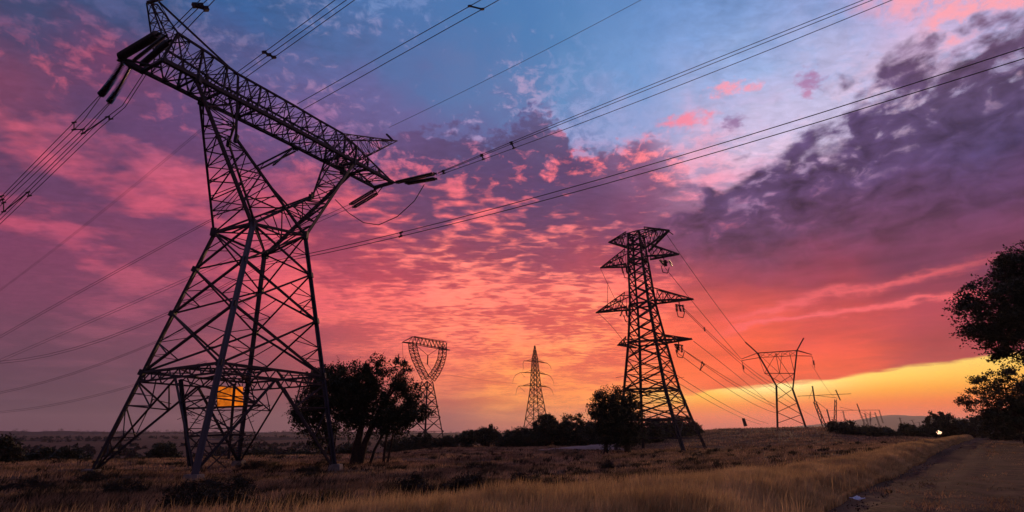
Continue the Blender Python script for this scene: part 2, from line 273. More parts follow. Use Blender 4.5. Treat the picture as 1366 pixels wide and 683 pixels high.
torn = M('ADD', M('MULTIPLY', M('SUBTRACT', noise(angular, 2.4, 5, 0.5, 0.3), 0.5), 17.0), M('MULTIPLY', M('SUBTRACT', noise(angular, 8.0, 4, 0.5), 0.5), 3.6))
depth_in = M('ADD', edge, torn)
holes = M('MULTIPLY', step(noise(angular, 4.6, 5, 0.55, 0.3), 0.53, 0.72), M('MULTIPLY', step(edge, -9.5, -3.0), 1.0))
bank_mask = M('MULTIPLY', M('SUBTRACT', 1.0, step(depth_in, -2.6, 1.2)), step(M('ADD', az, M('MULTIPLY', M('SUBTRACT', noise(angular, 2.6, 5), 0.5), 14.0)), 13.0, 19.0))
bank_mask = M('MULTIPLY', bank_mask, M('SUBTRACT', 1.0, M('MULTIPLY', holes, 0.6)))
sky = mix(bank_mask, sky, bank)
# sunlit pink cloud over the top of the bank
top_pink = M('MULTIPLY', step(M('ADD', az, M('MULTIPLY', w2, 14.0)), 40.0, 45.0), M('MULTIPLY', step(M('ADD', edge, M('MULTIPLY', torn, 0.6)), -0.6, 1.0), step(noise(angular, 4.0, 6, 0.6, 0.3), 0.38, 0.56)))
sky = mix(M('MULTIPLY', top_pink, 0.9), sky, (0.95, 0.35, 0.40))

# the open strip under the clouds, where the sun has gone down
strip = table(az, el, [5, 20, 27, 45], [0, 0.8, 1.6, 2.6, 3.6, 4.6, 6.0], [
    [(.42, .09, .09), (.60, .14, .08), (.85, .26, .06), (.95, .34, .05), (.95, .36, .05), (.95, .36, .05), (.95, .36, .05)],
    [(.52, .09, .09), (.70, .11, .06), (.95, .15, .02), (1.05, .27, .01), (1.1, .52, .03), (1.1, .76, .12), (1.1, .8, .2)],
    [(.58, .10, .09), (.78, .10, .05), (.95, .13, .02), (1.02, .20, .01), (1.08, .42, .02), (1.1, .72, .11), (1.1, .85, .22)],
    [(.58, .10, .08), (.72, .09, .05), (.85, .11, .03), (.98, .18, .015), (1.03, .36, .02), (1.05, .54, .06), (1.05, .68, .14)]])
cosang = M('ADD', M('POWER', M('DIVIDE', M('SUBTRACT', az, SUN_AZ), 4.6), 2.0), M('POWER', M('DIVIDE', M('SUBTRACT', el, SUN_EL), 1.1), 2.0))
glow = M('EXPONENT', M('MULTIPLY', cosang, -1.0))
strip = mix(M('MULTIPLY', glow, 0.8), strip, (1.25, 1.05, 0.42))
line_n = M('MULTIPLY', M('SUBTRACT', noise(stretched, 7.0, 4), 0.5), 0.9)
under = M('SUBTRACT', M('ADD', el, line_n), curve(az, STRIP_EDGE))
strip_mask = M('MULTIPLY', M('SUBTRACT', 1.0, step(under, -0.28, 0.16)), step(az, -3.0, 9.0))
sky = mix(strip_mask, sky, strip)
hole = M('ADD', M('POWER', M('ABSOLUTE', M('DIVIDE', M('SUBTRACT', az, 15.0), 2.6)), 2.0), M('POWER', M('ABSOLUTE', M('DIVIDE', M('SUBTRACT', el, 3.6), 0.8)), 2.0))
sky = mix(M('MULTIPLY', M('EXPONENT', M('MULTIPLY', hole, -1.0)), 0.75), sky, (1.0, 0.55, 0.10))

# overhead and behind the viewer the same dusk goes on, blue to mauve
back = ramp(M('DIVIDE', el, 90.0, clamp=True), [0, 8, 25, 50], [(.10, .055, .08), (.12, .06, .10), (.09, .08, .16), (.06, .10, .22)])
sky = mix(step(M('ABSOLUTE', az), 58.0, 120.0), sky, back)
sky = mix(step(el, 46.0, 75.0), sky, (.06, .12, .27))
bg = wt.nodes.new('ShaderNodeBackground')
NL.new(sky, bg.inputs[0])
bg.inputs[1].default_value = 1.0
wo = wt.nodes.new('ShaderNodeOutputWorld')
NL.new(bg.outputs[0], wo.inputs[0])
world.cycles.sampling_method = 'MANUAL'
world.cycles.sample_map_resolution = 512
# joints of the big pylon, metres: w = waist, f = feet, A/B = bottom beam (far/near face), T = top beam
BIG = {'wL': (-27.95, 47.29, 19.66), 'wF': (-25.21, 52.19, 19.06), 'wN': (-22.89, 44.18, 19.32), 'wR': (-20.14, 49.09, 20.03), 'fL': (-33.2, 45.51, -1.61), 'fF': (-26.91, 56.74, -1.34), 'fN': (-21.47, 39.11, -1.1), 'fR': (-15.26, 50.21, -1.71), 'A0': (-31.2, 38.45, 31.0), 'A1': (-30.06, 40.49, 30.98), 'A2': (-28.82, 42.71, 30.95), 'A3': (-26.99, 45.98, 31.22), 'A4': (-25.38, 48.86, 31.37), 'A5': (-23.58, 52.07, 31.45), 'A6': (-21.63, 55.54, 31.58), 'A7': (-19.69, 59.01, 31.71), 'A8': (-17.66, 62.65, 31.64), 'B0': (-28.8, 36.64, 30.71), 'B8': (-14.85, 61.57, 31.75), 'B2': (-27.29, 39.35, 30.91), 'B3': (-25.86, 41.89, 31.03), 'B6': (-19.51, 53.23, 31.36), 'B7': (-18.23, 55.52, 31.37), 'T1': (-28.37, 37.42, 34.3), 'T2': (-27.12, 39.65, 34.13), 'T3': (-25.56, 42.44, 33.45), 'T4': (-24.12, 45.01, 33.72), 'T5': (-22.43, 48.02, 33.95), 'T6': (-20.94, 50.69, 33.96), 'T7': (-19.25, 53.69, 34.11), 'PL': (-30.59, 36.5, 36.13), 'PR': (-15.38, 63.67, 38.98), 'kAl': (-27.32, 45.85, 28.3), 'kBl': (-25.0, 42.97, 27.09), 'kAr': (-22.25, 54.9, 26.93), 'kBr': (-20.72, 50.62, 24.71), 'yokeL': (-32.19, 36.7, 30.9)}
WIRES = {
'upper_left_bundle': [[(-29.43, 38.0, 34.97), (-28.46, 37.46, 35.38), (-27.5, 36.92, 35.79), (-26.54, 36.39, 36.2), (-25.57, 35.85, 36.61), (-24.61, 35.31, 37.02), (-23.64, 34.77, 37.43), (-22.68, 34.23, 37.84), (-21.72, 33.69, 38.25), (-20.75, 33.15, 38.67), (-19.79, 32.61, 39.08), (-18.83, 32.07, 39.49), (-17.86, 31.53, 39.9), (-16.9, 30.99, 40.31), (-15.94, 30.45, 40.72), (-14.97, 29.91, 41.13), (-14.01, 29.37, 41.54)], [(-28.93, 38.01, 35.06), (-27.96, 37.47, 35.42), (-26.99, 36.93, 35.78), (-26.02, 36.38, 36.14), (-25.05, 35.84, 36.5), (-24.08, 35.3, 36.86), (-23.11, 34.75, 37.22), (-22.14, 34.21, 37.58), (-21.17, 33.67, 37.94), (-20.2, 33.12, 38.3), (-19.23, 32.58, 38.66), (-18.26, 32.04, 39.02), (-17.29, 31.49, 39.38), (-16.32, 30.95, 39.74), (-15.35, 30.41, 40.1), (-14.38, 29.86, 40.46), (-13.4, 29.32, 40.82)], [(-28.5, 38.06, 34.39), (-27.52, 37.51, 34.88), (-26.53, 36.95, 35.38), (-25.54, 36.4, 35.87), (-24.55, 35.85, 36.36), (-23.57, 35.3, 36.86), (-22.58, 34.74, 37.35), (-21.59, 34.19, 37.85), (-20.6, 33.64, 38.34), (-19.62, 33.08, 38.84), (-18.63, 32.53, 39.33), (-17.64, 31.98, 39.82), (-16.65, 31.43, 40.32), (-15.66, 30.87, 40.81), (-14.68, 30.32, 41.31), (-13.69, 29.77, 41.8), (-12.7, 29.21, 42.29)]],
'upper_middle_bundle': [[(-25.76, 42.55, 33.96), (-24.11, 41.63, 34.37), (-22.46, 40.7, 34.78), (-20.8, 39.78, 35.2), (-19.15, 38.85, 35.61), (-17.49, 37.93, 36.02), (-15.84, 37.0, 36.44), (-14.19, 36.07, 36.85), (-12.53, 35.15, 37.26), (-10.88, 34.22, 37.68), (-9.23, 33.3, 38.09), (-7.57, 32.37, 38.5), (-5.92, 31.44, 38.91), (-4.26, 30.52, 39.33), (-2.61, 29.59, 39.74), (-0.96, 28.67, 40.15), (0.7, 27.74, 40.57)], [(-25.43, 42.66, 33.78), (-23.73, 41.7, 34.16), (-22.03, 40.75, 34.54), (-20.33, 39.8, 34.92), (-18.63, 38.85, 35.3), (-16.93, 37.9, 35.68), (-15.23, 36.94, 36.05), (-13.53, 35.99, 36.43), (-11.83, 35.04, 36.81), (-10.13, 34.09, 37.19), (-8.43, 33.14, 37.57), (-6.73, 32.19, 37.95), (-5.03, 31.23, 38.32), (-3.33, 30.28, 38.7), (-1.63, 29.33, 39.08), (0.07, 28.38, 39.46), (1.77, 27.43, 39.84)], [(-24.98, 42.69, 33.47), (-23.26, 41.72, 33.87), (-21.54, 40.76, 34.27), (-19.82, 39.8, 34.67), (-18.1, 38.84, 35.07), (-16.39, 37.88, 35.48), (-14.67, 36.92, 35.88), (-12.95, 35.95, 36.28), (-11.23, 34.99, 36.68), (-9.51, 34.03, 37.08), (-7.8, 33.07, 37.48), (-6.08, 32.11, 37.88), (-4.36, 31.15, 38.28), (-2.64, 30.18, 38.68), (-0.92, 29.22, 39.08), (0.79, 28.26, 39.48), (2.51, 27.3, 39.88)]],
'upper_centre_bundle': [[(-22.25, 47.92, 34.07), (-19.83, 46.57, 34.44), (-17.41, 45.21, 34.81), (-14.99, 43.85, 35.18), (-12.57, 42.5, 35.55), (-10.15, 41.14, 35.93), (-7.72, 39.79, 36.3), (-5.3, 38.43, 36.67), (-2.88, 37.08, 37.04), (-0.46, 35.72, 37.41), (1.96, 34.36, 37.78), (4.38, 33.01, 38.16), (6.81, 31.65, 38.53), (9.23, 30.3, 38.9), (11.65, 28.94, 39.27), (14.07, 27.59, 39.64), (16.49, 26.23, 40.01)], [(-21.6, 48.01, 33.5), (-19.12, 46.63, 33.88), (-16.64, 45.24, 34.27), (-14.16, 43.85, 34.65), (-11.69, 42.46, 35.04), (-9.21, 41.08, 35.42), (-6.73, 39.69, 35.81), (-4.25, 38.3, 36.19), (-1.77, 36.92, 36.57), (0.7, 35.53, 36.96), (3.18, 34.14, 37.34), (5.66, 32.75, 37.73), (8.14, 31.37, 38.11), (10.62, 29.98, 38.5), (13.09, 28.59, 38.88), (15.57, 27.2, 39.26), (18.05, 25.82, 39.65)]],
'earth': [[(-16.85, 64.49, 41.56), (-13.82, 62.8, 41.98), (-10.8, 61.1, 42.41), (-7.77, 59.41, 42.87), (-4.74, 57.72, 43.35), (-1.72, 56.02, 43.85), (1.31, 54.33, 44.37), (4.34, 52.63, 44.91), (7.36, 50.94, 45.47), (10.39, 49.25, 46.06), (13.41, 47.55, 46.66), (16.44, 45.86, 47.28), (19.47, 44.16, 47.93), (22.49, 42.47, 48.6), (25.52, 40.77, 49.28), (28.55, 39.08, 49.99), (31.57, 37.39, 50.72)]],
'right_bundle': [[(-8.91, 58.25, 31.46), (-5.36, 56.26, 31.99), (-1.81, 54.27, 32.51), (1.74, 52.28, 33.02), (5.3, 50.29, 33.52), (8.85, 48.3, 34.01), (12.4, 46.32, 34.49), (15.95, 44.33, 34.95), (19.51, 42.34, 35.41), (23.06, 40.35, 35.85), (26.61, 38.36, 36.28), (30.16, 36.37, 36.71), (33.72, 34.38, 37.12), (37.27, 32.39, 37.52), (40.82, 30.41, 37.91), (44.37, 28.42, 38.28), (47.93, 26.43, 38.65)], [(-8.95, 58.5, 31.49), (-5.35, 56.48, 31.96), (-1.76, 54.47, 32.43), (1.84, 52.46, 32.9), (5.43, 50.45, 33.36), (9.03, 48.43, 33.82), (12.62, 46.42, 34.28), (16.22, 44.41, 34.74), (19.81, 42.4, 35.2), (23.41, 40.38, 35.65), (27.0, 38.37, 36.1), (30.6, 36.36, 36.55), (34.19, 34.35, 36.99), (37.79, 32.33, 37.44), (41.38, 30.32, 37.88), (44.98, 28.31, 38.32), (48.57, 26.3, 38.75)], [(-8.88, 58.69, 31.36), (-5.21, 56.63, 31.66), (-1.54, 54.58, 31.99), (2.13, 52.52, 32.34), (5.8, 50.47, 32.72), (9.47, 48.41, 33.12), (13.14, 46.36, 33.54), (16.81, 44.31, 34.0), (20.48, 42.25, 34.47), (24.15, 40.2, 34.97), (27.82, 38.14, 35.5), (31.49, 36.09, 36.05), (35.16, 34.03, 36.62), (38.83, 31.98, 37.22), (42.5, 29.93, 37.85), (46.17, 27.87, 38.5), (49.84, 25.82, 39.17)]],
'low_right_bundle': [[(-26.39, 54.88, 19.09), (-22.22, 52.55, 19.02), (-18.06, 50.22, 18.99), (-13.89, 47.88, 19.01), (-9.73, 45.55, 19.07), (-5.56, 43.22, 19.18), (-1.4, 40.89, 19.34), (2.77, 38.56, 19.55), (6.94, 36.23, 19.8), (11.1, 33.89, 20.1), (15.27, 31.56, 20.44), (19.43, 29.23, 20.83), (23.6, 26.9, 21.27), (27.76, 24.57, 21.75), (31.93, 22.23, 22.29), (36.09, 19.9, 22.86), (40.26, 17.57, 23.49)], [(-26.72, 55.64, 19.06), (-22.51, 53.28, 18.96), (-18.31, 50.93, 18.9), (-14.11, 48.58, 18.9), (-9.91, 46.23, 18.94), (-5.7, 43.87, 19.02), (-1.5, 41.52, 19.15), (2.7, 39.17, 19.33), (6.9, 36.82, 19.55), (11.11, 34.46, 19.82), (15.31, 32.11, 20.14), (19.51, 29.76, 20.5), (23.71, 27.41, 20.91), (27.92, 25.05, 21.36), (32.12, 22.7, 21.86), (36.32, 20.35, 22.41), (40.52, 18.0, 23.0)]],
'left_bundle': [[(-35.61, 39.78, 29.47), (-38.15, 41.19, 28.19), (-38.21, 41.23, 28.16), (-40.69, 42.61, 27.07), (-43.22, 44.03, 25.95), (-45.76, 45.45, 24.82), (-48.29, 46.87, 23.7), (-49.29, 47.43, 23.26), (-50.83, 48.29, 22.58), (-53.36, 49.71, 21.46), (-55.9, 51.13, 20.34), (-58.43, 52.55, 19.21), (-60.97, 53.97, 18.09), (-63.5, 55.39, 16.97), (-66.04, 56.81, 15.85), (-68.57, 58.22, 14.73), (-71.11, 59.64, 13.61)], [(-35.93, 40.3, 29.76), (-37.79, 41.34, 28.01), (-38.49, 41.73, 27.73), (-41.04, 43.16, 26.7), (-43.59, 44.58, 25.68), (-46.14, 46.01, 24.65), (-48.7, 47.44, 23.63), (-49.86, 48.09, 23.16), (-51.25, 48.87, 22.6), (-53.8, 50.3, 21.58), (-56.36, 51.73, 20.56), (-58.91, 53.16, 19.53), (-61.46, 54.59, 18.51), (-64.02, 56.02, 17.48), (-66.57, 57.45, 16.46), (-69.12, 58.88, 15.44), (-71.68, 60.31, 14.41)], [(-34.92, 40.08, 28.92), (-37.52, 41.53, 27.67), (-37.58, 41.57, 27.65), (-40.24, 43.05, 26.67), (-42.91, 44.54, 25.7), (-45.57, 46.03, 24.72), (-48.23, 47.52, 23.74), (-50.37, 48.72, 22.96), (-50.89, 49.01, 22.77), (-53.55, 50.5, 21.79), (-56.21, 51.99, 20.82), (-58.88, 53.48, 19.84), (-61.54, 54.97, 18.86), (-64.2, 56.46, 17.89), (-66.86, 57.95, 16.91), (-69.52, 59.44, 15.94), (-72.18, 60.93, 14.96)], [(-35.22, 40.58, 29.19), (-37.53, 41.88, 27.74), (-37.87, 42.07, 27.59), (-40.52, 43.55, 26.46), (-43.17, 45.04, 25.33), (-45.82, 46.52, 24.19), (-48.48, 48.01, 23.06), (-50.53, 49.16, 22.18), (-51.13, 49.49, 21.93), (-53.78, 50.98, 20.8), (-56.43, 52.46, 19.66), (-59.08, 53.94, 18.53), (-61.74, 55.43, 17.4), (-64.39, 56.91, 16.26), (-67.04, 58.4, 15.13), (-69.69, 59.88, 14.0), (-72.34, 61.37, 12.86)], [(-31.56, 38.88, 31.1), (-33.68, 40.07, 28.61), (-34.51, 40.53, 28.44), (-37.46, 42.18, 27.81), (-37.53, 42.22, 27.8), (-40.41, 43.83, 26.55), (-43.36, 45.48, 25.28), (-46.3, 47.13, 24.0), (-49.25, 48.78, 22.72), (-51.02, 49.77, 21.96), (-52.2, 50.43, 21.45), (-55.15, 52.09, 20.17), (-58.1, 53.74, 18.9), (-61.04, 55.39, 17.62), (-63.99, 57.04, 16.34), (-66.94, 58.69, 15.07), (-69.89, 60.34, 13.79), (-72.84, 61.99, 12.51)], [(-31.57, 39.23, 31.28), (-33.67, 40.4, 28.69), (-34.55, 40.9, 28.44), (-37.13, 42.34, 27.72), (-37.54, 42.57, 27.55), (-40.52, 44.24, 26.3), (-43.5, 45.91, 25.06), (-46.48, 47.58, 23.82), (-49.46, 49.25, 22.57), (-51.51, 50.39, 21.72), (-52.45, 50.92, 21.33), (-55.43, 52.59, 20.09), (-58.41, 54.26, 18.84), (-61.39, 55.92, 17.6), (-64.37, 57.59, 16.36), (-67.36, 59.26, 15.11), (-70.34, 60.93, 13.87), (-73.32, 62.6, 12.63)]],
'left_thin_pair': [[(-32.35, 48.98, 31.79), (-36.72, 51.42, 30.09), (-41.08, 53.87, 28.44), (-45.45, 56.31, 26.85), (-49.82, 58.76, 25.31), (-54.19, 61.21, 23.83), (-58.56, 63.65, 22.41), (-62.92, 66.1, 21.05), (-67.29, 68.54, 19.74), (-71.66, 70.99, 18.49), (-76.03, 73.43, 17.3), (-80.4, 75.88, 16.17), (-84.76, 78.32, 15.09), (-89.13, 80.77, 14.07), (-93.5, 83.21, 13.1), (-97.87, 85.66, 12.2), (-102.23, 88.1, 11.35)], [(-32.65, 49.61, 32.0), (-37.05, 52.07, 30.26), (-41.46, 54.54, 28.59), (-45.86, 57.0, 26.98), (-50.26, 59.47, 25.43), (-54.67, 61.93, 23.94), (-59.07, 64.4, 22.52), (-63.47, 66.86, 21.16), (-67.87, 69.33, 19.86), (-72.28, 71.79, 18.63), (-76.68, 74.25, 17.46), (-81.08, 76.72, 16.35), (-85.49, 79.18, 15.3), (-89.89, 81.65, 14.32), (-94.29, 84.11, 13.4), (-98.69, 86.58, 12.54), (-103.1, 89.04, 11.75)]],
'middle_left_pair': [[(-30.95, 51.63, 22.88), (-35.6, 54.24, 21.96), (-40.25, 56.84, 21.02), (-44.9, 59.44, 20.07), (-49.55, 62.05, 19.09), (-54.2, 64.65, 18.1), (-58.85, 67.25, 17.09), (-63.5, 69.86, 16.06), (-68.15, 72.46, 15.02), (-72.8, 75.06, 13.95), (-77.45, 77.67, 12.87), (-82.1, 80.27, 11.77), (-86.76, 82.87, 10.65), (-91.41, 85.48, 9.51), (-96.06, 88.08, 8.36), (-100.71, 90.68, 7.19), (-105.36, 93.29, 6.0)], [(-31.3, 52.4, 23.03), (-35.99, 55.03, 22.08), (-40.68, 57.66, 21.11), (-45.37, 60.28, 20.12), (-50.06, 62.91, 19.12), (-54.75, 65.53, 18.11), (-59.44, 68.16, 17.08), (-64.13, 70.78, 16.03), (-68.82, 73.41, 14.97), (-73.51, 76.03, 13.89), (-78.2, 78.66, 12.8), (-82.89, 81.28, 11.69), (-87.57, 83.91, 10.57), (-92.26, 86.53, 9.43), (-96.95, 89.16, 8.28), (-101.64, 91.78, 7.11), (-106.33, 94.41, 5.93)]],
'right_left_pair': [[(-20.92, 63.9, 29.86), (-29.39, 68.65, 28.37), (-37.87, 73.39, 26.9), (-46.34, 78.13, 25.45), (-54.81, 82.88, 24.02), (-63.29, 87.62, 22.61), (-71.76, 92.36, 21.21), (-80.23, 97.1, 19.84), (-88.7, 101.85, 18.48), (-97.18, 106.59, 17.14), (-105.65, 111.33, 15.83), (-114.12, 116.08, 14.53), (-122.59, 120.82, 13.24), (-131.07, 125.56, 11.98), (-139.54, 130.31, 10.74), (-148.01, 135.05, 9.51), (-156.49, 139.79, 8.31)], [(-20.73, 64.37, 29.68), (-29.27, 69.15, 28.21), (-37.81, 73.93, 26.75), (-46.35, 78.71, 25.3), (-54.88, 83.49, 23.87), (-63.42, 88.27, 22.45), (-71.96, 93.05, 21.04), (-80.5, 97.83, 19.64), (-89.04, 102.61, 18.26), (-97.57, 107.39, 16.88), (-106.11, 112.17, 15.52), (-114.65, 116.95, 14.17), (-123.19, 121.72, 12.84), (-131.73, 126.5, 11.51), (-140.26, 131.28, 10.2), (-148.8, 136.06, 8.9), (-157.34, 140.84, 7.61)]],
'low_left_pair': [[(-26.59, 54.99, 19.0), (-33.19, 58.69, 17.22), (-39.79, 62.38, 15.72), (-46.39, 66.07, 14.48), (-52.98, 69.77, 13.53), (-59.58, 73.46, 12.84), (-66.18, 77.15, 12.43), (-72.78, 80.85, 12.3), (-79.38, 84.54, 12.44), (-85.97, 88.24, 12.85), (-92.57, 91.93, 13.54), (-99.17, 95.62, 14.5), (-105.77, 99.32, 15.73), (-112.36, 103.01, 17.24), (-118.96, 106.7, 19.03), (-125.56, 110.4, 21.08), (-132.16, 114.09, 23.42)], [(-26.83, 55.7, 19.05), (-33.47, 59.42, 17.22), (-40.11, 63.13, 15.68), (-46.75, 66.85, 14.41), (-53.39, 70.57, 13.41), (-60.03, 74.29, 12.7), (-66.67, 78.0, 12.26), (-73.31, 81.72, 12.1), (-79.95, 85.44, 12.21), (-86.59, 89.16, 12.61), (-93.23, 92.87, 13.28), (-99.87, 96.59, 14.23), (-106.51, 100.31, 15.45), (-113.16, 104.02, 16.96), (-119.8, 107.74, 18.74), (-126.44, 111.46, 20.8), (-133.08, 115.18, 23.13)]],
'lower_left_pair': [[(-38.35, 77.62, 21.06), (-47.04, 82.49, 18.88), (-55.74, 87.36, 16.94), (-64.44, 92.22, 15.21), (-73.14, 97.09, 13.72), (-81.83, 101.96, 12.46), (-90.53, 106.83, 11.42), (-99.23, 111.7, 10.61), (-107.92, 116.57, 10.03), (-116.62, 121.44, 9.67), (-125.32, 126.3, 9.55), (-134.01, 131.17, 9.65), (-142.71, 136.04, 9.98), (-151.41, 140.91, 10.54), (-160.1, 145.78, 11.32), (-168.8, 150.65, 12.34), (-177.5, 155.52, 13.58)], [(-38.77, 78.54, 21.06), (-47.51, 83.44, 18.86), (-56.25, 88.33, 16.89), (-64.99, 93.22, 15.14), (-73.73, 98.12, 13.62), (-82.47, 103.01, 12.33), (-91.21, 107.9, 11.27), (-99.96, 112.79, 10.44), (-108.7, 117.69, 9.83), (-117.44, 122.58, 9.45), (-126.18, 127.47, 9.3), (-134.92, 132.37, 9.38), (-143.66, 137.26, 9.68), (-152.4, 142.15, 10.22), (-161.14, 147.05, 10.98), (-169.88, 151.94, 11.97), (-178.63, 156.83, 13.18)]],
'lowest_left_pair': [[(-55.32, 98.58, 14.27), (-64.15, 103.52, 12.71), (-72.98, 108.46, 11.33), (-81.8, 113.41, 10.13), (-90.63, 118.35, 9.13), (-99.46, 123.29, 8.31), (-108.29, 128.23, 7.67), (-117.12, 133.17, 7.22), (-125.95, 138.12, 6.96), (-134.77, 143.06, 6.88), (-143.6, 148.0, 6.99), (-152.43, 152.94, 7.28), (-161.26, 157.89, 7.76), (-170.09, 162.83, 8.42), (-178.92, 167.77, 9.28), (-187.75, 172.71, 10.31), (-196.57, 177.65, 11.54)], [(-55.81, 99.54, 14.12), (-64.67, 104.5, 12.54), (-73.54, 109.47, 11.14), (-82.4, 114.43, 9.93), (-91.27, 119.39, 8.9), (-100.13, 124.35, 8.06), (-109.0, 129.32, 7.4), (-117.86, 134.28, 6.94), (-126.73, 139.24, 6.65), (-135.59, 144.2, 6.55), (-144.46, 149.17, 6.64), (-153.32, 154.13, 6.92), (-162.19, 159.09, 7.38), (-171.05, 164.05, 8.02), (-179.91, 169.02, 8.85), (-188.78, 173.98, 9.87), (-197.64, 178.94, 11.07)]],
'middle_drop': [[(-29.11, 55.16, 30.61), (-29.48, 55.37, 30.22), (-29.85, 55.58, 29.85), (-30.22, 55.79, 29.49), (-30.6, 56.0, 29.13), (-30.97, 56.21, 28.79), (-31.34, 56.41, 28.46), (-31.71, 56.62, 28.14), (-32.08, 56.83, 27.83), (-32.46, 57.04, 27.52), (-32.83, 57.25, 27.23), (-33.2, 57.46, 26.95), (-33.57, 57.66, 26.68), (-33.95, 57.87, 26.42), (-34.32, 58.08, 26.17), (-34.69, 58.29, 25.93), (-35.06, 58.5, 25.7)], [(-28.37, 55.1, 31.05), (-28.76, 55.31, 30.65), (-29.14, 55.53, 30.26), (-29.53, 55.74, 29.87), (-29.92, 55.96, 29.5), (-30.3, 56.18, 29.13), (-30.69, 56.39, 28.77), (-31.08, 56.61, 28.42), (-31.46, 56.83, 28.07), (-31.85, 57.04, 27.74), (-32.23, 57.26, 27.41), (-32.62, 57.48, 27.09), (-33.01, 57.69, 26.78), (-33.39, 57.91, 26.48), (-33.78, 58.12, 26.19), (-34.17, 58.34, 25.9), (-34.55, 58.56, 25.63)]],
}
# second pylon: (shift along the arms, height, half width) down the body; arm tips (shift, height)
T2_LEVELS = [(-1.89, 43.54, 1.3), (-1.96, 40.4, 1.5), (-1.73, 34.39, 1.75), (-1.5, 27.76, 2.05), (-1.31, 22.95, 2.4), (-1.15, 19.04, 3.0), (-0.95, 10.04, 4.2), (-0.52, 4.3, 5.3), (0.04, -1.36, 6.6)]
T2_RIDGE = [(-8.46, 42.99), (-6.01, 43.64), (-3.63, 44.1), (-1.48, 44.24), (1.11, 44.1), (3.6, 43.53), (5.19, 42.74), (6.38, 41.55)]
T2_ARMS = [[(-8.46, 42.99), (5.68, 42.72), (-4.04, 40.83), (0.2, 39.28), (-3.63, 44.1), (0.6, 44.21)], [(-10.86, 37.37), (7.22, 37.05), (-4.17, 36.69), (0.39, 37.54), (-4.09, 40.14), (0.98, 40.49)], [(-12.55, 27.24), (9.14, 27.21), (-4.51, 27.19), (0.89, 27.75), (-4.63, 30.34), (1.14, 30.61)], [(-7.81, 19.65), (8.01, 19.38), (-4.77, 19.06), (1.45, 19.41), (-4.65, 20.78), (1.57, 20.78)]]
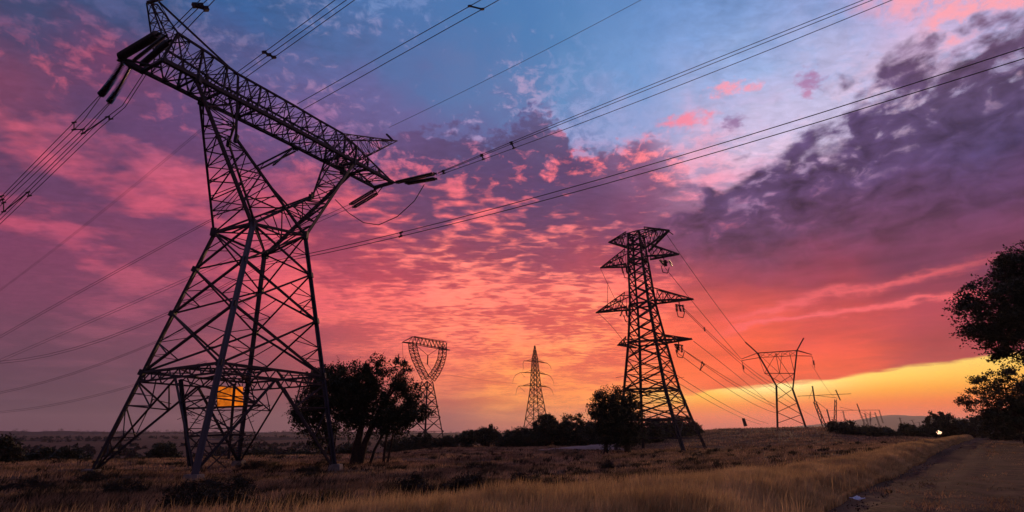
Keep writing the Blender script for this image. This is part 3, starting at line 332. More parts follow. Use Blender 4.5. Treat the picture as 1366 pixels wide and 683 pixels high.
FAR_WIRES = {
'earth': [[(32.34, 106.0, 41.78), (36.22, 112.71, 41.02), (40.1, 119.43, 40.28), (43.99, 126.14, 39.58), (47.87, 132.86, 38.92), (51.75, 139.57, 38.29), (55.63, 146.29, 37.69), (59.52, 153.0, 37.13), (63.4, 159.71, 36.6), (67.28, 166.43, 36.11), (71.16, 173.14, 35.65), (75.05, 179.86, 35.23), (78.93, 186.57, 34.83), (82.81, 193.29, 34.48), (86.7, 200.0, 34.15)]],
'top_phase': [[(31.5, 106.0, 34.2), (35.29, 112.71, 33.63), (39.07, 119.43, 33.09), (42.85, 126.14, 32.55), (46.63, 132.86, 32.04), (50.41, 139.57, 31.54), (54.2, 146.29, 31.06), (57.98, 153.0, 30.6), (61.76, 159.71, 30.15), (65.54, 166.43, 29.72), (69.32, 173.14, 29.3), (73.11, 179.86, 28.9), (76.89, 186.57, 28.52), (80.67, 193.29, 28.15), (84.45, 200.0, 27.8)]],
'middle_phase': [[(34.05, 105.0, 25.61), (39.65, 114.29, 24.87), (45.25, 123.57, 24.2), (50.85, 132.86, 23.59), (56.45, 142.14, 23.05), (62.05, 151.43, 22.58), (67.65, 160.71, 22.17), (73.25, 170.0, 21.83), (78.85, 179.29, 21.56), (84.45, 188.57, 21.35), (90.05, 197.86, 21.21), (95.65, 207.14, 21.13), (101.25, 216.43, 21.12), (106.85, 225.71, 21.18), (112.45, 235.0, 21.3)], [(34.16, 105.0, 25.15), (39.73, 114.29, 24.35), (45.31, 123.57, 23.6), (50.88, 132.86, 22.92), (56.46, 142.14, 22.31), (62.03, 151.43, 21.76), (67.61, 160.71, 21.28), (73.18, 170.0, 20.86), (78.76, 179.29, 20.51), (84.33, 188.57, 20.22), (89.91, 197.86, 19.99), (95.48, 207.14, 19.83), (101.06, 216.43, 19.74), (106.63, 225.71, 19.71), (112.21, 235.0, 19.74)]],
'lower_phase': [[(32.54, 105.0, 17.72), (38.37, 114.64, 17.19), (44.2, 124.29, 16.69), (50.03, 133.93, 16.23), (55.86, 143.57, 15.8), (61.69, 153.21, 15.39), (67.53, 162.86, 15.03), (73.36, 172.5, 14.69), (79.19, 182.14, 14.38), (85.02, 191.79, 14.11), (90.85, 201.43, 13.87), (96.68, 211.07, 13.66), (102.51, 220.71, 13.48), (108.34, 230.36, 13.33), (114.18, 240.0, 13.22)], [(32.95, 105.0, 17.43), (38.74, 114.64, 16.72), (44.53, 124.29, 16.07), (50.32, 133.93, 15.47), (56.11, 143.57, 14.92), (61.91, 153.21, 14.43), (67.7, 162.86, 13.98), (73.49, 172.5, 13.59), (79.28, 182.14, 13.25), (85.07, 191.79, 12.96), (90.86, 201.43, 12.72), (96.66, 211.07, 12.53), (102.45, 220.71, 12.4), (108.24, 230.36, 12.32), (114.03, 240.0, 12.29)], [(32.0, 105.0, 16.7), (37.81, 114.64, 15.76), (43.63, 124.29, 14.89), (49.44, 133.93, 14.09), (55.25, 143.57, 13.36), (61.06, 153.21, 12.71), (66.88, 162.86, 12.13), (72.69, 172.5, 11.63), (78.5, 182.14, 11.19), (84.31, 191.79, 10.83), (90.13, 201.43, 10.54), (95.94, 211.07, 10.33), (101.75, 220.71, 10.19), (107.56, 230.36, 10.12), (113.38, 240.0, 10.12)]],
'tip': [[(35.1, 104.0, 18.72), (40.66, 113.71, 18.4), (46.23, 123.43, 18.05), (51.79, 133.14, 17.68), (57.36, 142.86, 17.29), (62.92, 152.57, 16.87), (68.49, 162.29, 16.42), (74.06, 172.0, 15.95), (79.62, 181.71, 15.46), (85.19, 191.43, 14.94), (90.75, 201.14, 14.4), (96.32, 210.86, 13.83), (101.89, 220.57, 13.24), (107.45, 230.29, 12.62), (113.02, 240.0, 11.98)]],
'body_pair': [[(31.93, 108.0, 13.01), (37.45, 117.43, 12.14), (42.97, 126.86, 11.32), (48.49, 136.29, 10.56), (54.01, 145.71, 9.85), (59.53, 155.14, 9.2), (65.05, 164.57, 8.6), (70.56, 174.0, 8.06), (76.08, 183.43, 7.57), (81.6, 192.86, 7.14), (87.12, 202.29, 6.77), (92.64, 211.71, 6.45), (98.16, 221.14, 6.19), (103.68, 230.57, 5.98), (109.2, 240.0, 5.83)], [(33.12, 112.0, 11.93), (38.33, 121.14, 11.18), (43.53, 130.29, 10.46), (48.73, 139.43, 9.8), (53.93, 148.57, 9.18), (59.14, 157.71, 8.6), (64.34, 166.86, 8.08), (69.54, 176.0, 7.6), (74.75, 185.14, 7.16), (79.95, 194.29, 6.77), (85.15, 203.43, 6.43), (90.35, 212.57, 6.13), (95.56, 221.71, 5.88), (100.76, 230.86, 5.68), (105.96, 240.0, 5.52)]],
'left_drop': [[(19.93, 116.0, 37.08), (20.55, 116.14, 35.59), (21.17, 116.29, 34.12), (21.79, 116.43, 32.68), (22.41, 116.57, 31.26), (23.03, 116.71, 29.87), (23.65, 116.86, 28.51), (24.27, 117.0, 27.17), (24.89, 117.14, 25.86), (25.51, 117.29, 24.58), (26.13, 117.43, 23.32), (26.75, 117.57, 22.09), (27.37, 117.71, 20.89), (27.99, 117.86, 19.71), (28.61, 118.0, 18.56)]],
'left_drop2': [[(18.91, 116.0, 26.77), (19.44, 116.14, 26.35), (19.98, 116.29, 25.89), (20.52, 116.43, 25.4), (21.06, 116.57, 24.88), (21.59, 116.71, 24.32), (22.13, 116.86, 23.72), (22.67, 117.0, 23.1), (23.2, 117.14, 22.43), (23.74, 117.29, 21.74), (24.28, 117.43, 21.01), (24.81, 117.57, 20.24), (25.35, 117.71, 19.45), (25.89, 117.86, 18.61), (26.42, 118.0, 17.75)]],
'left_jumper': [[(21.25, 115.0, 33.48), (21.22, 115.01, 33.26), (21.19, 115.01, 33.0), (21.17, 115.02, 32.71), (21.14, 115.03, 32.4), (21.11, 115.04, 32.05), (21.08, 115.04, 31.68), (21.05, 115.05, 31.27), (21.03, 115.06, 30.83), (21.0, 115.06, 30.36), (20.97, 115.07, 29.87), (20.94, 115.08, 29.34), (20.91, 115.09, 28.78), (20.88, 115.09, 28.2), (20.86, 115.1, 27.58)]],
'portal_left': [[(85.08, 201.0, 23.3), (95.84, 216.64, 21.94), (106.6, 232.29, 20.63), (117.36, 247.93, 19.37), (128.12, 263.57, 18.15), (138.88, 279.21, 16.97), (149.63, 294.86, 15.84), (160.39, 310.5, 14.75), (171.15, 326.14, 13.71), (181.91, 341.79, 12.71), (192.67, 357.43, 11.76), (203.43, 373.07, 10.85), (214.19, 388.71, 9.98), (224.95, 404.36, 9.16), (235.71, 420.0, 8.39)]],
'portal_right': [[(109.46, 199.0, 25.5), (119.1, 214.79, 25.19), (128.74, 230.57, 24.96), (138.38, 246.36, 24.79), (148.02, 262.14, 24.7), (157.66, 277.93, 24.69), (167.3, 293.71, 24.75), (176.93, 309.5, 24.88), (186.57, 325.29, 25.09), (196.21, 341.07, 25.37), (205.85, 356.86, 25.72), (215.49, 372.64, 26.15), (225.13, 388.43, 26.65), (234.76, 404.21, 27.22), (244.4, 420.0, 27.87)]],
'ring': [[(-22.82, 194.0, 21.5), (-18.04, 210.14, 22.14), (-13.27, 226.29, 22.85), (-8.5, 242.43, 23.64), (-3.73, 258.57, 24.5), (1.04, 274.71, 25.44), (5.81, 290.86, 26.45), (10.58, 307.0, 27.54), (15.35, 323.14, 28.7), (20.12, 339.29, 29.94), (24.9, 355.43, 31.26), (29.67, 371.57, 32.65), (34.44, 387.71, 34.12), (39.21, 403.86, 35.66), (43.98, 420.0, 37.28)]],
'far_ring_left': [[(-37.94, 186.0, 31.62), (-37.84, 186.01, 30.54), (-37.73, 186.01, 29.57), (-37.63, 186.02, 28.72), (-37.53, 186.03, 27.98), (-37.43, 186.04, 27.35), (-37.33, 186.04, 26.83), (-37.23, 186.05, 26.42), (-37.12, 186.06, 26.13), (-37.02, 186.06, 25.95), (-36.92, 186.07, 25.89), (-36.82, 186.08, 25.94), (-36.72, 186.09, 26.1), (-36.62, 186.09, 26.37), (-36.51, 186.1, 26.75)]],
}
RING_O = (-28.39, 190.0)
RING = {'tipL': (-13.36, 30.7), 'peak': (-8.77, 33.2), 'topR': (6.22, 33.19), 'tipR': (9.21, 30.7), 'bL': (-9.74, 30.91), 'bR': (6.37, 30.64), 'lo': [(-9.74, 30.88), (-9.26, 28.56), (-7.67, 25.46), (-5.38, 22.46), (-2.59, 19.13)], 'li': [(-7.9, 30.75), (-7.23, 28.54), (-5.63, 25.41), (-3.54, 22.7), (-1.27, 20.23)], 'ro': [(6.51, 32.93), (6.5, 28.24), (5.52, 24.95), (3.67, 21.65), (1.3, 18.9)], 'ri': [(4.95, 31.55), (4.26, 27.2), (2.95, 24.45), (1.27, 22.22), (-0.91, 20.08)]}
RING_BODY = [(-1.18, 18.98, 1.25), (-1.16, 13.48, 2.3), (-1.09, 7.36, 3.4), (-0.91, -0.29, 4.8)]
MAST_O = (9.6, 230.0, 2.74)
MAST_AXIS = [(9.72, 37.42, 0.12), (9.68, 32.03, 0.85), (9.75, 25.18, 1.15), (9.82, 19.06, 1.7), (9.85, 3.61, 3.7)]
MAST_ARMS = [{'l': (5.07, 30.97), 'r': (14.88, 29.96), 'dl': [(5.07, 30.97), (4.62, 29.84), (4.8, 27.97), (4.41, 26.41)], 'dr': [(14.88, 29.96), (15.97, 29.06), (16.72, 27.34)]}, {'l': (3.46, 26.1), 'r': (15.1, 25.18), 'dl': [(3.46, 26.1), (1.57, 25.18), (0.63, 23.64), (0.16, 21.49)], 'dr': [(15.1, 25.18), (16.33, 24.25), (17.24, 22.72), (17.46, 21.49)]}, {'l': (2.81, 20.58), 'r': (15.3, 20.09), 'dl': [(2.81, 20.58), (2.03, 19.36), (1.55, 16.94)], 'dr': [(15.3, 20.09), (16.53, 19.06), (17.29, 16.94)]}]
PORTAL_O = (99.08, 200.0)
PORTAL = {'fl': (-4.73, 4.13), 'kl': (-3.04, 18.42), 'bl': (-7.88, 30.19), 'hl': (-11.68, 34.48), 'fr': (4.74, 3.61), 'kr': (2.34, 17.02), 'br': (5.87, 30.81), 'hr': (8.89, 35.29), 'tl': (-13.82, 28.12), 'tr': (10.73, 29.19), 'cl': (-6.42, 22.77), 'cr': (3.83, 22.58), 'il': (-13.76, 27.56), 'ir': (10.64, 28.65), 'm1': (-1.53, 29.76), 'm2': (0.58, 29.98), 'm3': (3.19, 30.19)}
LATTICE_A = {'legl': [(228.51, 420.0, 24.58), (232.89, 420.0, 5.2)], 'hornl': [(228.67, 420.0, 36.17), (228.51, 420.0, 24.58)], 'legr': [(244.49, 420.0, 26.23), (240.73, 420.0, 8.39)], 'hornr': [(245.84, 420.0, 33.39), (247.95, 420.0, 25.68)], 'mid': [(236.56, 420.0, 19.14), (237.48, 420.0, 8.92)], 'beam': [(216.19, 420.0, 28.7), (256.82, 420.0, 30.46)], 'low': [(228.25, 420.0, 29.52), (246.0, 420.0, 27.32)], 'stay': [(228.19, 420.0, 33.39), (224.37, 420.0, 26.78)], 'tie': [(228.7, 420.0, 25.68), (237.03, 420.0, 18.6)], 'arm': [(228.39, 420.0, 17.52), (243.78, 420.0, 18.6)], 'arm2': [(229.4, 420.0, 13.74), (240.52, 420.0, 13.2)]}
LATTICE_B = {'beam': [(377.22, 650.0, 27.52), (426.95, 650.0, 27.85)], 'beam2': [(381.41, 650.0, 31.21), (396.45, 650.0, 27.85)], 'horn': [(402.24, 650.0, 35.0), (403.95, 650.0, 26.18)], 'la': [(384.53, 650.0, 27.01), (384.76, 650.0, 17.01)], 'lb': [(403.25, 650.0, 27.01), (406.09, 650.0, 15.36)], 'lc': [(409.27, 650.0, 24.5), (410.6, 650.0, 12.05)], 'ld': [(416.14, 650.0, 26.18), (412.85, 650.0, 10.4)], 'le': [(421.19, 650.0, 25.34), (423.72, 650.0, 8.76)], 'lf': [(426.69, 650.0, 27.85), (427.91, 650.0, 16.18)], 'aa': [(402.6, 650.0, 19.5), (410.75, 650.0, 21.17)], 'ab': [(404.52, 650.0, 16.18), (415.96, 650.0, 17.01)], 'ac': [(411.27, 650.0, 23.67), (420.66, 650.0, 22.83)], 'ad': [(414.57, 650.0, 18.67), (423.6, 650.0, 20.34)], 'ae': [(381.16, 650.0, 25.34), (388.2, 650.0, 25.76)], 'ta': [(403.95, 650.0, 26.18), (414.92, 650.0, 20.34)], 'tb': [(408.48, 650.0, 27.01), (419.78, 650.0, 18.67)]}
LATTICE_C = {'la': [(621.12, 900.0, 26.35), (622.2, 900.0, 12.61)], 'lb': [(639.54, 900.0, 22.9), (644.04, 900.0, 11.47)], 'lc': [(650.72, 900.0, 19.46), (650.67, 900.0, 9.19)], 'arm': [(617.26, 900.0, 25.2), (624.46, 900.0, 25.2)], 'tie': [(621.54, 900.0, 22.9), (637.94, 900.0, 16.03)], 'aa': [(635.67, 900.0, 21.76), (644.34, 900.0, 22.9)], 'ab': [(640.6, 900.0, 17.17), (650.72, 900.0, 19.46)]}
INNER = {'post': [(-26.16, 43.39, 5.78), (-25.19, 45.13, -0.72)], 'post2': [(-24.16, 47.99, 5.83), (-23.9, 48.45, -0.3)], 'panel': [(-25.74, 48.23, 5.59), (-24.59, 50.29, 5.76), (-24.44, 50.56, 4.0), (-25.59, 48.5, 3.9)], 'h1': [(-25.81, 44.02, 3.58), (-22.67, 50.65, 4.13)], 'h2': [(-25.47, 44.62, 1.51), (-23.31, 49.5, 1.68)], 'h3': [(-24.75, 46.92, 0.92), (-23.97, 48.32, 0.95)]}
STRINGS = {'l1': [[-32.19, 36.7, 30.9], [-26.9, 33.74, 30.82]], 'l3': [[-29.75, 35.33, 29.53], [-26.01, 33.24, 30.18]], 'l2': [[-32.09, 38.95, 31.84], [-28.39, 36.88, 32.84]], 'k1': [[-31.25, 36.17, 29.98], [-33.41, 37.38, 27.8]], 'k2': [[-33.65, 39.82, 32.44], [-35.7, 40.97, 29.53]], 'm1': [[-23.58, 52.07, 31.25], [-29.19, 55.21, 30.44]], 'm2': [[-24.01, 52.31, 31.49], [-26.56, 53.74, 30.14]], 'r1': [[-14.85, 61.57, 31.75], [-9.11, 58.36, 31.48]], 'r2': [[-13.23, 60.66, 31.21], [-9.08, 58.34, 30.77]], 'q1': [[-17.62, 62.63, 31.21], [-21.14, 64.6, 30.1]], 'q2': [[-17.13, 62.35, 30.66], [-20.61, 64.3, 29.55]]}
JUMPER = [(-10.63, 59.21, 30.4), (-11.82, 59.87, 28.52), (-14.06, 61.13, 26.98), (-16.66, 62.59, 26.47), (-18.94, 63.86, 27.28), (-21.44, 65.26, 29.21), (-23.91, 66.64, 31.77)]
HAZE = 0.00007
# ------------------------------------------------------------------ materials
def material(name, base, rough=0.8, metal=0.0, dark=None, scale=3.0, bump=0.0, bump_scale=30.0, spec=0.3, dark2=None, coords='Object'):
    m = bpy.data.materials.new(name)
    m.use_nodes = True
    t = m.node_tree
    b = t.nodes['Principled BSDF']
    b.inputs['Roughness'].default_value = rough
    b.inputs['Metallic'].default_value = metal
    b.inputs['Specular IOR Level'].default_value = spec
    b.inputs['Base Color'].default_value = (*base, 1)
    if dark is not None:
        c = t.nodes.new('ShaderNodeTexCoord')
        n = t.nodes.new('ShaderNodeTexNoise')
        n.inputs['Scale'].default_value = scale
        n.inputs['Detail'].default_value = 6
        n.inputs['Roughness'].default_value = 0.65
        r = t.nodes.new('ShaderNodeValToRGB')
        e = r.color_ramp.elements
        e[0].position, e[1].position = 0.36, 0.64
        e[0].color, e[1].color = (*dark, 1), (*base, 1)
        if dark2:
            x = e.new(0.5)
            x.color = (*dark2, 1)
        t.links.new(c.outputs[coords], n.inputs['Vector'])
        t.links.new(n.outputs['Fac'], r.inputs[0])
        t.links.new(r.outputs[0], b.inputs['Base Color'])
        if bump:
            n2 = t.nodes.new('ShaderNodeTexNoise')
            n2.inputs['Scale'].default_value = bump_scale
            n2.inputs['Detail'].default_value = 5
            bp = t.nodes.new('ShaderNodeBump')
            bp.inputs['Strength'].default_value = 1.0
            bp.inputs['Distance'].default_value = bump
            t.links.new(c.outputs[coords], n2.inputs['Vector'])
            t.links.new(n2.outputs['Fac'], bp.inputs['Height'])
            t.links.new(bp.outputs[0], b.inputs['Normal'])
    return m


STEEL = material('weathered_galvanised_steel', (.05, .052, .06), .6, .3, (.026, .026, .032), 1.3)
STEEL_LEG = material('galvanised_leg_steel', (.075, .09, .12), .5, .5, (.03, .035, .05), 1.6)
STEEL_FAR = material('dull_far_steel', (.06, .055, .055), .7, .2, (.04, .038, .04), .5)
WIRE = material('aluminium_cable', (.05, .05, .06), .6, .3)
GLASS = material('dark_insulator_glaze', (.03, .028, .035), .25, 0, (.018, .016, .02), 5, spec=.5)
BARK = material('rough_bark', (.055, .04, .03), .95, 0, (.025, .018, .015), 4, .03, 20)
LEAF = material('dark_leaves', (.05, .065, .03), .7, 0, (.025, .035, .018), .8)
LEAF2 = material('olive_leaves', (.06, .065, .03), .7, 0, (.03, .035, .018), .5)
BUSH = material('scrub_leaves', (.06, .05, .03), .8, 0, (.025, .024, .015), 1.5)
GROUND = material('dry_grassland', (.17, .10, .06), .95, 0, (.06, .042, .028), .07, .15, 1.5, .05, (.11, .068, .042))
DIRT = material('trodden_earth', (.115, .062, .043), .95, 0, (.04, .025, .019), .8, .09, 6, .05)
SAND = material('pale_bare_sand', (.36, .27, .23), .9, 0, (.22, .16, .14), .25, .03, 4, .1)
HILL = material('far_hill_scrub', (.035, .032, .03), .95, 0, (.015, .015, .015), .012, spec=.05)
FIELD = material('far_field', (.07, .048, .04), .95, 0, (.03, .024, .02), .004, spec=.05)
CLOTH = material('white_plastic_litter', (.75, .77, .85), .5, 0, (.55, .58, .68), 8)


def grass_material(name, a, b, c, scale):
    m = material(name, a, .8, 0, b, scale, spec=.1, dark2=c)
    t = m.node_tree
    out = t.nodes['Material Output']
    pr = t.nodes['Principled BSDF']
    col = pr.inputs['Base Color'].links[0].from_socket
    # fine change from tuft to tuft
    n = t.nodes.new('ShaderNodeTexNoise'); n.inputs['Scale'].default_value = 3.1; n.inputs['Detail'].default_value = 3
    cc = t.nodes.new('ShaderNodeTexCoord'); t.links.new(cc.outputs['Object'], n.inputs['Vector'])
    mr = t.nodes.new('ShaderNodeMapRange'); mr.inputs[1].default_value = .3; mr.inputs[2].default_value = .7; mr.inputs[3].default_value = .5; mr.inputs[4].default_value = 1.35
    t.links.new(n.outputs['Fac'], mr.inputs[0])
    mx = t.nodes.new('ShaderNodeVectorMath'); mx.operation = 'SCALE'
    t.links.new(col, mx.inputs[0]); t.links.new(mr.outputs[0], mx.inputs['Scale'])
    t.links.new(mx.outputs[0], pr.inputs['Base Color'])
    tr = t.nodes.new('ShaderNodeBsdfTranslucent'); t.links.new(mx.outputs[0], tr.inputs['Color'])
    ms = t.nodes.new('ShaderNodeMixShader'); ms.inputs[0].default_value = .45
    t.links.new(pr.outputs[0], ms.inputs[1]); t.links.new(tr.outputs[0], ms.inputs[2]); t.links.new(ms.outputs[0], out.inputs['Surface'])
    return m


def emitter(name, col, s):
    m = bpy.data.materials.new(name)
    m.use_nodes = True
    b = m.node_tree.nodes['Principled BSDF']
    b.inputs['Base Color'].default_value = (*[c * .5 for c in col], 1)
    b.inputs['Emission Color'].default_value = (*col, 1)
    b.inputs['Emission Strength'].default_value = s
    return m


STRAW = grass_material('tall_straw_grass', (.72, .52, .26), (.42, .29, .13), (.58, .41, .19), .3)
BROWN_GRASS = grass_material('short_brown_grass', (.62, .41, .23), (.10, .075, .045), (.33, .22, .125), .17)


WEED = grass_material('dark_weeds', (.07, .065, .035), (.03, .03, .02), (.05, .045, .028), .4)
AMBER = emitter('sunset_glow_emitter', (1.0, .22, .012), .75)  # no lamp: emission imitates orange sunset glow between the pylon legs
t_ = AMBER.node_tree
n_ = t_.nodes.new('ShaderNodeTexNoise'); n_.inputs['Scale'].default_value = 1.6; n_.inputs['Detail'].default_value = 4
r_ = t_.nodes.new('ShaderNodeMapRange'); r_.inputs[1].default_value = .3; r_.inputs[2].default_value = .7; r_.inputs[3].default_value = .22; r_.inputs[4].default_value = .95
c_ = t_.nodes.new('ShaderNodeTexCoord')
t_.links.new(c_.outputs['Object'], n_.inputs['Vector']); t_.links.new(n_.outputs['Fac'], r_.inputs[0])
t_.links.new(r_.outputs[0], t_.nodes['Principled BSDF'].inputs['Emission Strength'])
LAMP = emitter('lit_lamp_glass', (1.0, .58, .34), 1.8)
LAMP_DIM = emitter('dim_lamp_glass', (1.0, .55, .50), 2.0)


# ------------------------------------------------------------------ helpers
def new_mesh(name, verts, faces, mats, smooth=False, mat_index=None):
    me = bpy.data.meshes.new(name)
    if isinstance(verts, np.ndarray):
        nv = len(verts); nf, k = faces.shape
        me.vertices.add(nv); me.vertices.foreach_set('co', verts.astype(np.float32).ravel())
        me.loops.add(nf * k); me.loops.foreach_set('vertex_index', faces.astype(np.int32).ravel())
        me.polygons.add(nf)
        me.polygons.foreach_set('loop_start', np.arange(0, nf * k, k, dtype=np.int32))
        me.update(calc_edges=True)
        me.validate()
    else:
        me.from_pydata(verts, [], faces)
        me.update()
    for m in (mats if isinstance(mats, (list, tuple)) else [mats]):
        me.materials.append(m)
    if smooth:
        me.polygons.foreach_set('use_smooth', [True] * len(me.polygons))
    return me


def link(name, me, parent=None, kind=None, loc=None):
    o = bpy.data.objects.new(name, me)
    C.objects.link(o)
    if parent:
        o.parent = parent
    if kind:
        o['kind'] = kind
    if loc is not None:
        o.location = loc
    return o


def thing(name, label, cat, loc=(0, 0, 0), group=None):
    o = bpy.data.objects.new(name, None)
    o.empty_display_size = .3
    C.objects.link(o)
    o.location = loc
    o['label'] = label
    o['category'] = cat
    if group:
        o['group'] = group
    return o


def tag(o, label, cat, group=None):
    o['label'] = label
    o['category'] = cat
    if group:
        o['group'] = group
    return o


# a steel angle of unit length and unit width, shared by every bar of a pylon
def angle_mesh(mat, name, th=0.22):
    P = [(-.5, -.5), (.5, -.5), (.5, -.5 + th), (-.5 + th, -.5 + th), (-.5 + th, .5), (-.5, .5)]
    v = [(x, y, 0) for x, y in P] + [(x, y, 1) for x, y in P]
    f = [(i, (i + 1) % 6, 6 + (i + 1) % 6, 6 + i) for i in range(6)] + [(0, 5, 4, 3), (0, 3, 2, 1), (6, 7, 8, 9), (6, 9, 10, 11)]
    return new_mesh(name, v, f, mat)


ANGLE = angle_mesh(STEEL, 'steel_angle', .3)
ANGLE_FAR = angle_mesh(STEEL_FAR, 'steel_angle_far', .45)
ANGLE_LEG = angle_mesh(STEEL_LEG, 'steel_angle_leg', .35)


def bar(name, a, b, w, parent, mesh=None, roll=0.0):
    a, b = Vector(a), Vector(b)
    d = b - a
    o = bpy.data.objects.new(name, mesh or ANGLE)
    C.objects.link(o)
    q = d.to_track_quat('Z', 'Y')
    if roll:
        q = q @ Matrix.Rotation(roll, 3, 'Z').to_quaternion()
    o.rotation_mode = 'QUATERNION'
    o.rotation_quaternion = q
    o.scale = (w, w, d.length)
    o.location = a - Vector(parent.location)
    o.parent = parent
    return o


class Bars:
    """many small bars joined into one mesh"""
    def __init__(s):
        s.v, s.f = [], []

    def add(s, a, b, w, w2=None):
        a, b = np.array(a, float), np.array(b, float)
        w2 = w if w2 is None else w2
        d = b - a
        L = np.linalg.norm(d)
        if L < 1e-6:
            return
        d /= L
        h = np.array([0, 0, 1.]) if abs(d[2]) < .95 else np.array([1., 0, 0])
        x = np.cross(d, h); x /= np.linalg.norm(x)
        y = np.cross(d, x)
        n = len(s.v)
        for p, ww in ((a, w), (b, w2)):
            for sx, sy in ((-1, -1), (1, -1), (1, 1), (-1, 1)):
                s.v.append(tuple(p + x * sx * ww / 2 + y * sy * ww / 2))
        s.f += [(n, n + 1, n + 5, n + 4), (n + 1, n + 2, n + 6, n + 5), (n + 2, n + 3, n + 7, n + 6), (n + 3, n, n + 4, n + 7), (n, n + 3, n + 2, n + 1), (n + 4, n + 5, n + 6, n + 7)]

    def path(s, pts, w, w2=None):
        w2 = w if w2 is None else w2
        for i in range(len(pts) - 1):
            t0, t1 = i / (len(pts) - 1), (i + 1) / (len(pts) - 1)
            s.add(pts[i], pts[i + 1], w + (w2 - w) * t0, w + (w2 - w) * t1)

    def build(s, name, mat, parent=None, kind=None):
        if not s.v:
            return None
        off = np.array(parent.location) if parent else np.zeros(3)
        v = [tuple(np.array(p) - off) for p in s.v]
        return link(name, new_mesh(name, v, s.f, mat), parent, kind)


def mixp(a, b, t):
    return tuple(np.array(a, float) * (1 - t) + np.array(b, float) * t)


def tube_mesh(name, pts, rad, mat, sides=6, closed=True):
    pts = [Vector(p) for p in pts]
    v, f = [], []
    for i, p in enumerate(pts):
        d = (pts[min(i + 1, len(pts) - 1)] - pts[max(i - 1, 0)]).normalized()
        h = Vector((0, 0, 1)) if abs(d.z) < .95 else Vector((1, 0, 0))
        x = d.cross(h).normalized(); y = d.cross(x)
        r = rad[i] if isinstance(rad, (list, tuple)) else rad
        for k in range(sides):
            a = 2 * math.pi * k / sides
            v.append(tuple(p + (x * math.cos(a) + y * math.sin(a)) * r))
    for i in range(len(pts) - 1):
        for k in range(sides):
            k2 = (k + 1) % sides
            f.append((i * sides + k, i * sides + k2, (i + 1) * sides + k2, (i + 1) * sides + k))
    f.append(tuple(range(sides))[::-1])
    f.append(tuple(range((len(pts) - 1) * sides, len(pts) * sides)))
    return new_mesh(name, v, f, mat, True)


# ------------------------------------------------------------------ ground
def interp_prof(r, prof):
    x, z = zip(*prof)
    return np.interp(r, x, z)


PROFILES = [
    (-60, [(0, 0), (15, -.35), (44, -1.4), (84, -1.45), (100, -2.6), (150, -7), (320, -14), (900, -12), (1800, -5), (3000, -2), (6000, -2)]),
    (-16, [(0, 0), (15, -.35), (44, -1.42), (88, -1.4), (110, -2.2), (170, -6), (320, -12), (900, -11), (1800, -5), (3000, -2), (6000, -2)]),
    (-7, [(0, 0), (15, -.35), (44, -1.42), (118, -1.35), (150, -2), (300, -4), (900, -8), (1800, -5), (3000, -2), (6000, -2)]),
    (10, [(0, 0), (15, -.3), (44, -1.35), (122, -1.35), (160, -1.4), (240, -.5), (500, -3), (1800, -5), (3000, -2), (6000, -2)]),
    (16, [(0, 0), (15, -.2), (44, -1.2), (118, -1.35), (150, -.4), (205, 1.9), (260, 1.5), (500, -3), (1800, -5), (3000, -2), (6000, -2)]),
    (21, [(0, 0), (15, -.15), (44, -.95), (118, -1.1), (160, 1.0), (208, 3.4), (240, 3.4), (330, 1), (600, -3), (1800, -5), (3000, -2), (6000, -2)]),
    (28, [(0, 0), (15, -.05), (44, -.5), (110, -.3), (170, 2.0), (212, 3.9), (240, 3.6), (330, 1), (600, -3), (1800, -5), (3000, -2), (6000, -2)]),
    (33, [(0, 0), (15, 0), (44, -.25), (110, .1), (200, 1.1), (260, 1.5), (400, .5), (900, -3), (1800, -5), (3000, -2), (6000, -2)]),
    (38, [(0, 0), (15, 0), (50, 0), (150, .5), (280, 1.2), (400, 1.2), (900, -3), (1800, -5), (3000, -2), (6000, -2)]),
    (60, [(0, 0), (15, 0), (50, 0), (150, .8), (280, 1.6), (400, 1.6), (900, -3), (1800, -5), (3000, -2), (6000, -2)]),
]
STRIP_Y = [8, 14, 24, 64, 150, 260]
STRIP_L = [-9, -2.5, 8.6, 44.5, 120, 212]
STRIP_R = [3.6, 7.2, 15.4, 48.6, 123, 215]


def strip_pos(x, y):
    """0..1 across the band of tall straw grass beside the track"""
    l = np.interp(y, STRIP_Y, STRIP_L)
    r = np.interp(y, STRIP_Y, STRIP_R)
    return (x - l) / (r - l)


_tab = rng.random((64, 64))


def vnoise(x, y):
    xi = np.floor(x).astype(int); yi = np.floor(y).astype(int)
    fx = x - xi; fy = y - yi
    fx = fx * fx * (3 - 2 * fx); fy = fy * fy * (3 - 2 * fy)
    g = lambda i, j: _tab[i % 64, j % 64]
    return (g(xi, yi) * (1 - fx) + g(xi + 1, yi) * fx) * (1 - fy) + (g(xi, yi + 1) * (1 - fx) + g(xi + 1, yi + 1) * fx) * fy - .5


def fbm2(x, y):
    return vnoise(x, y) + .5 * vnoise(x * 2.1 + 7, y * 2.1 + 3) + .25 * vnoise(x * 4.3 + 1, y * 4.3 + 9)


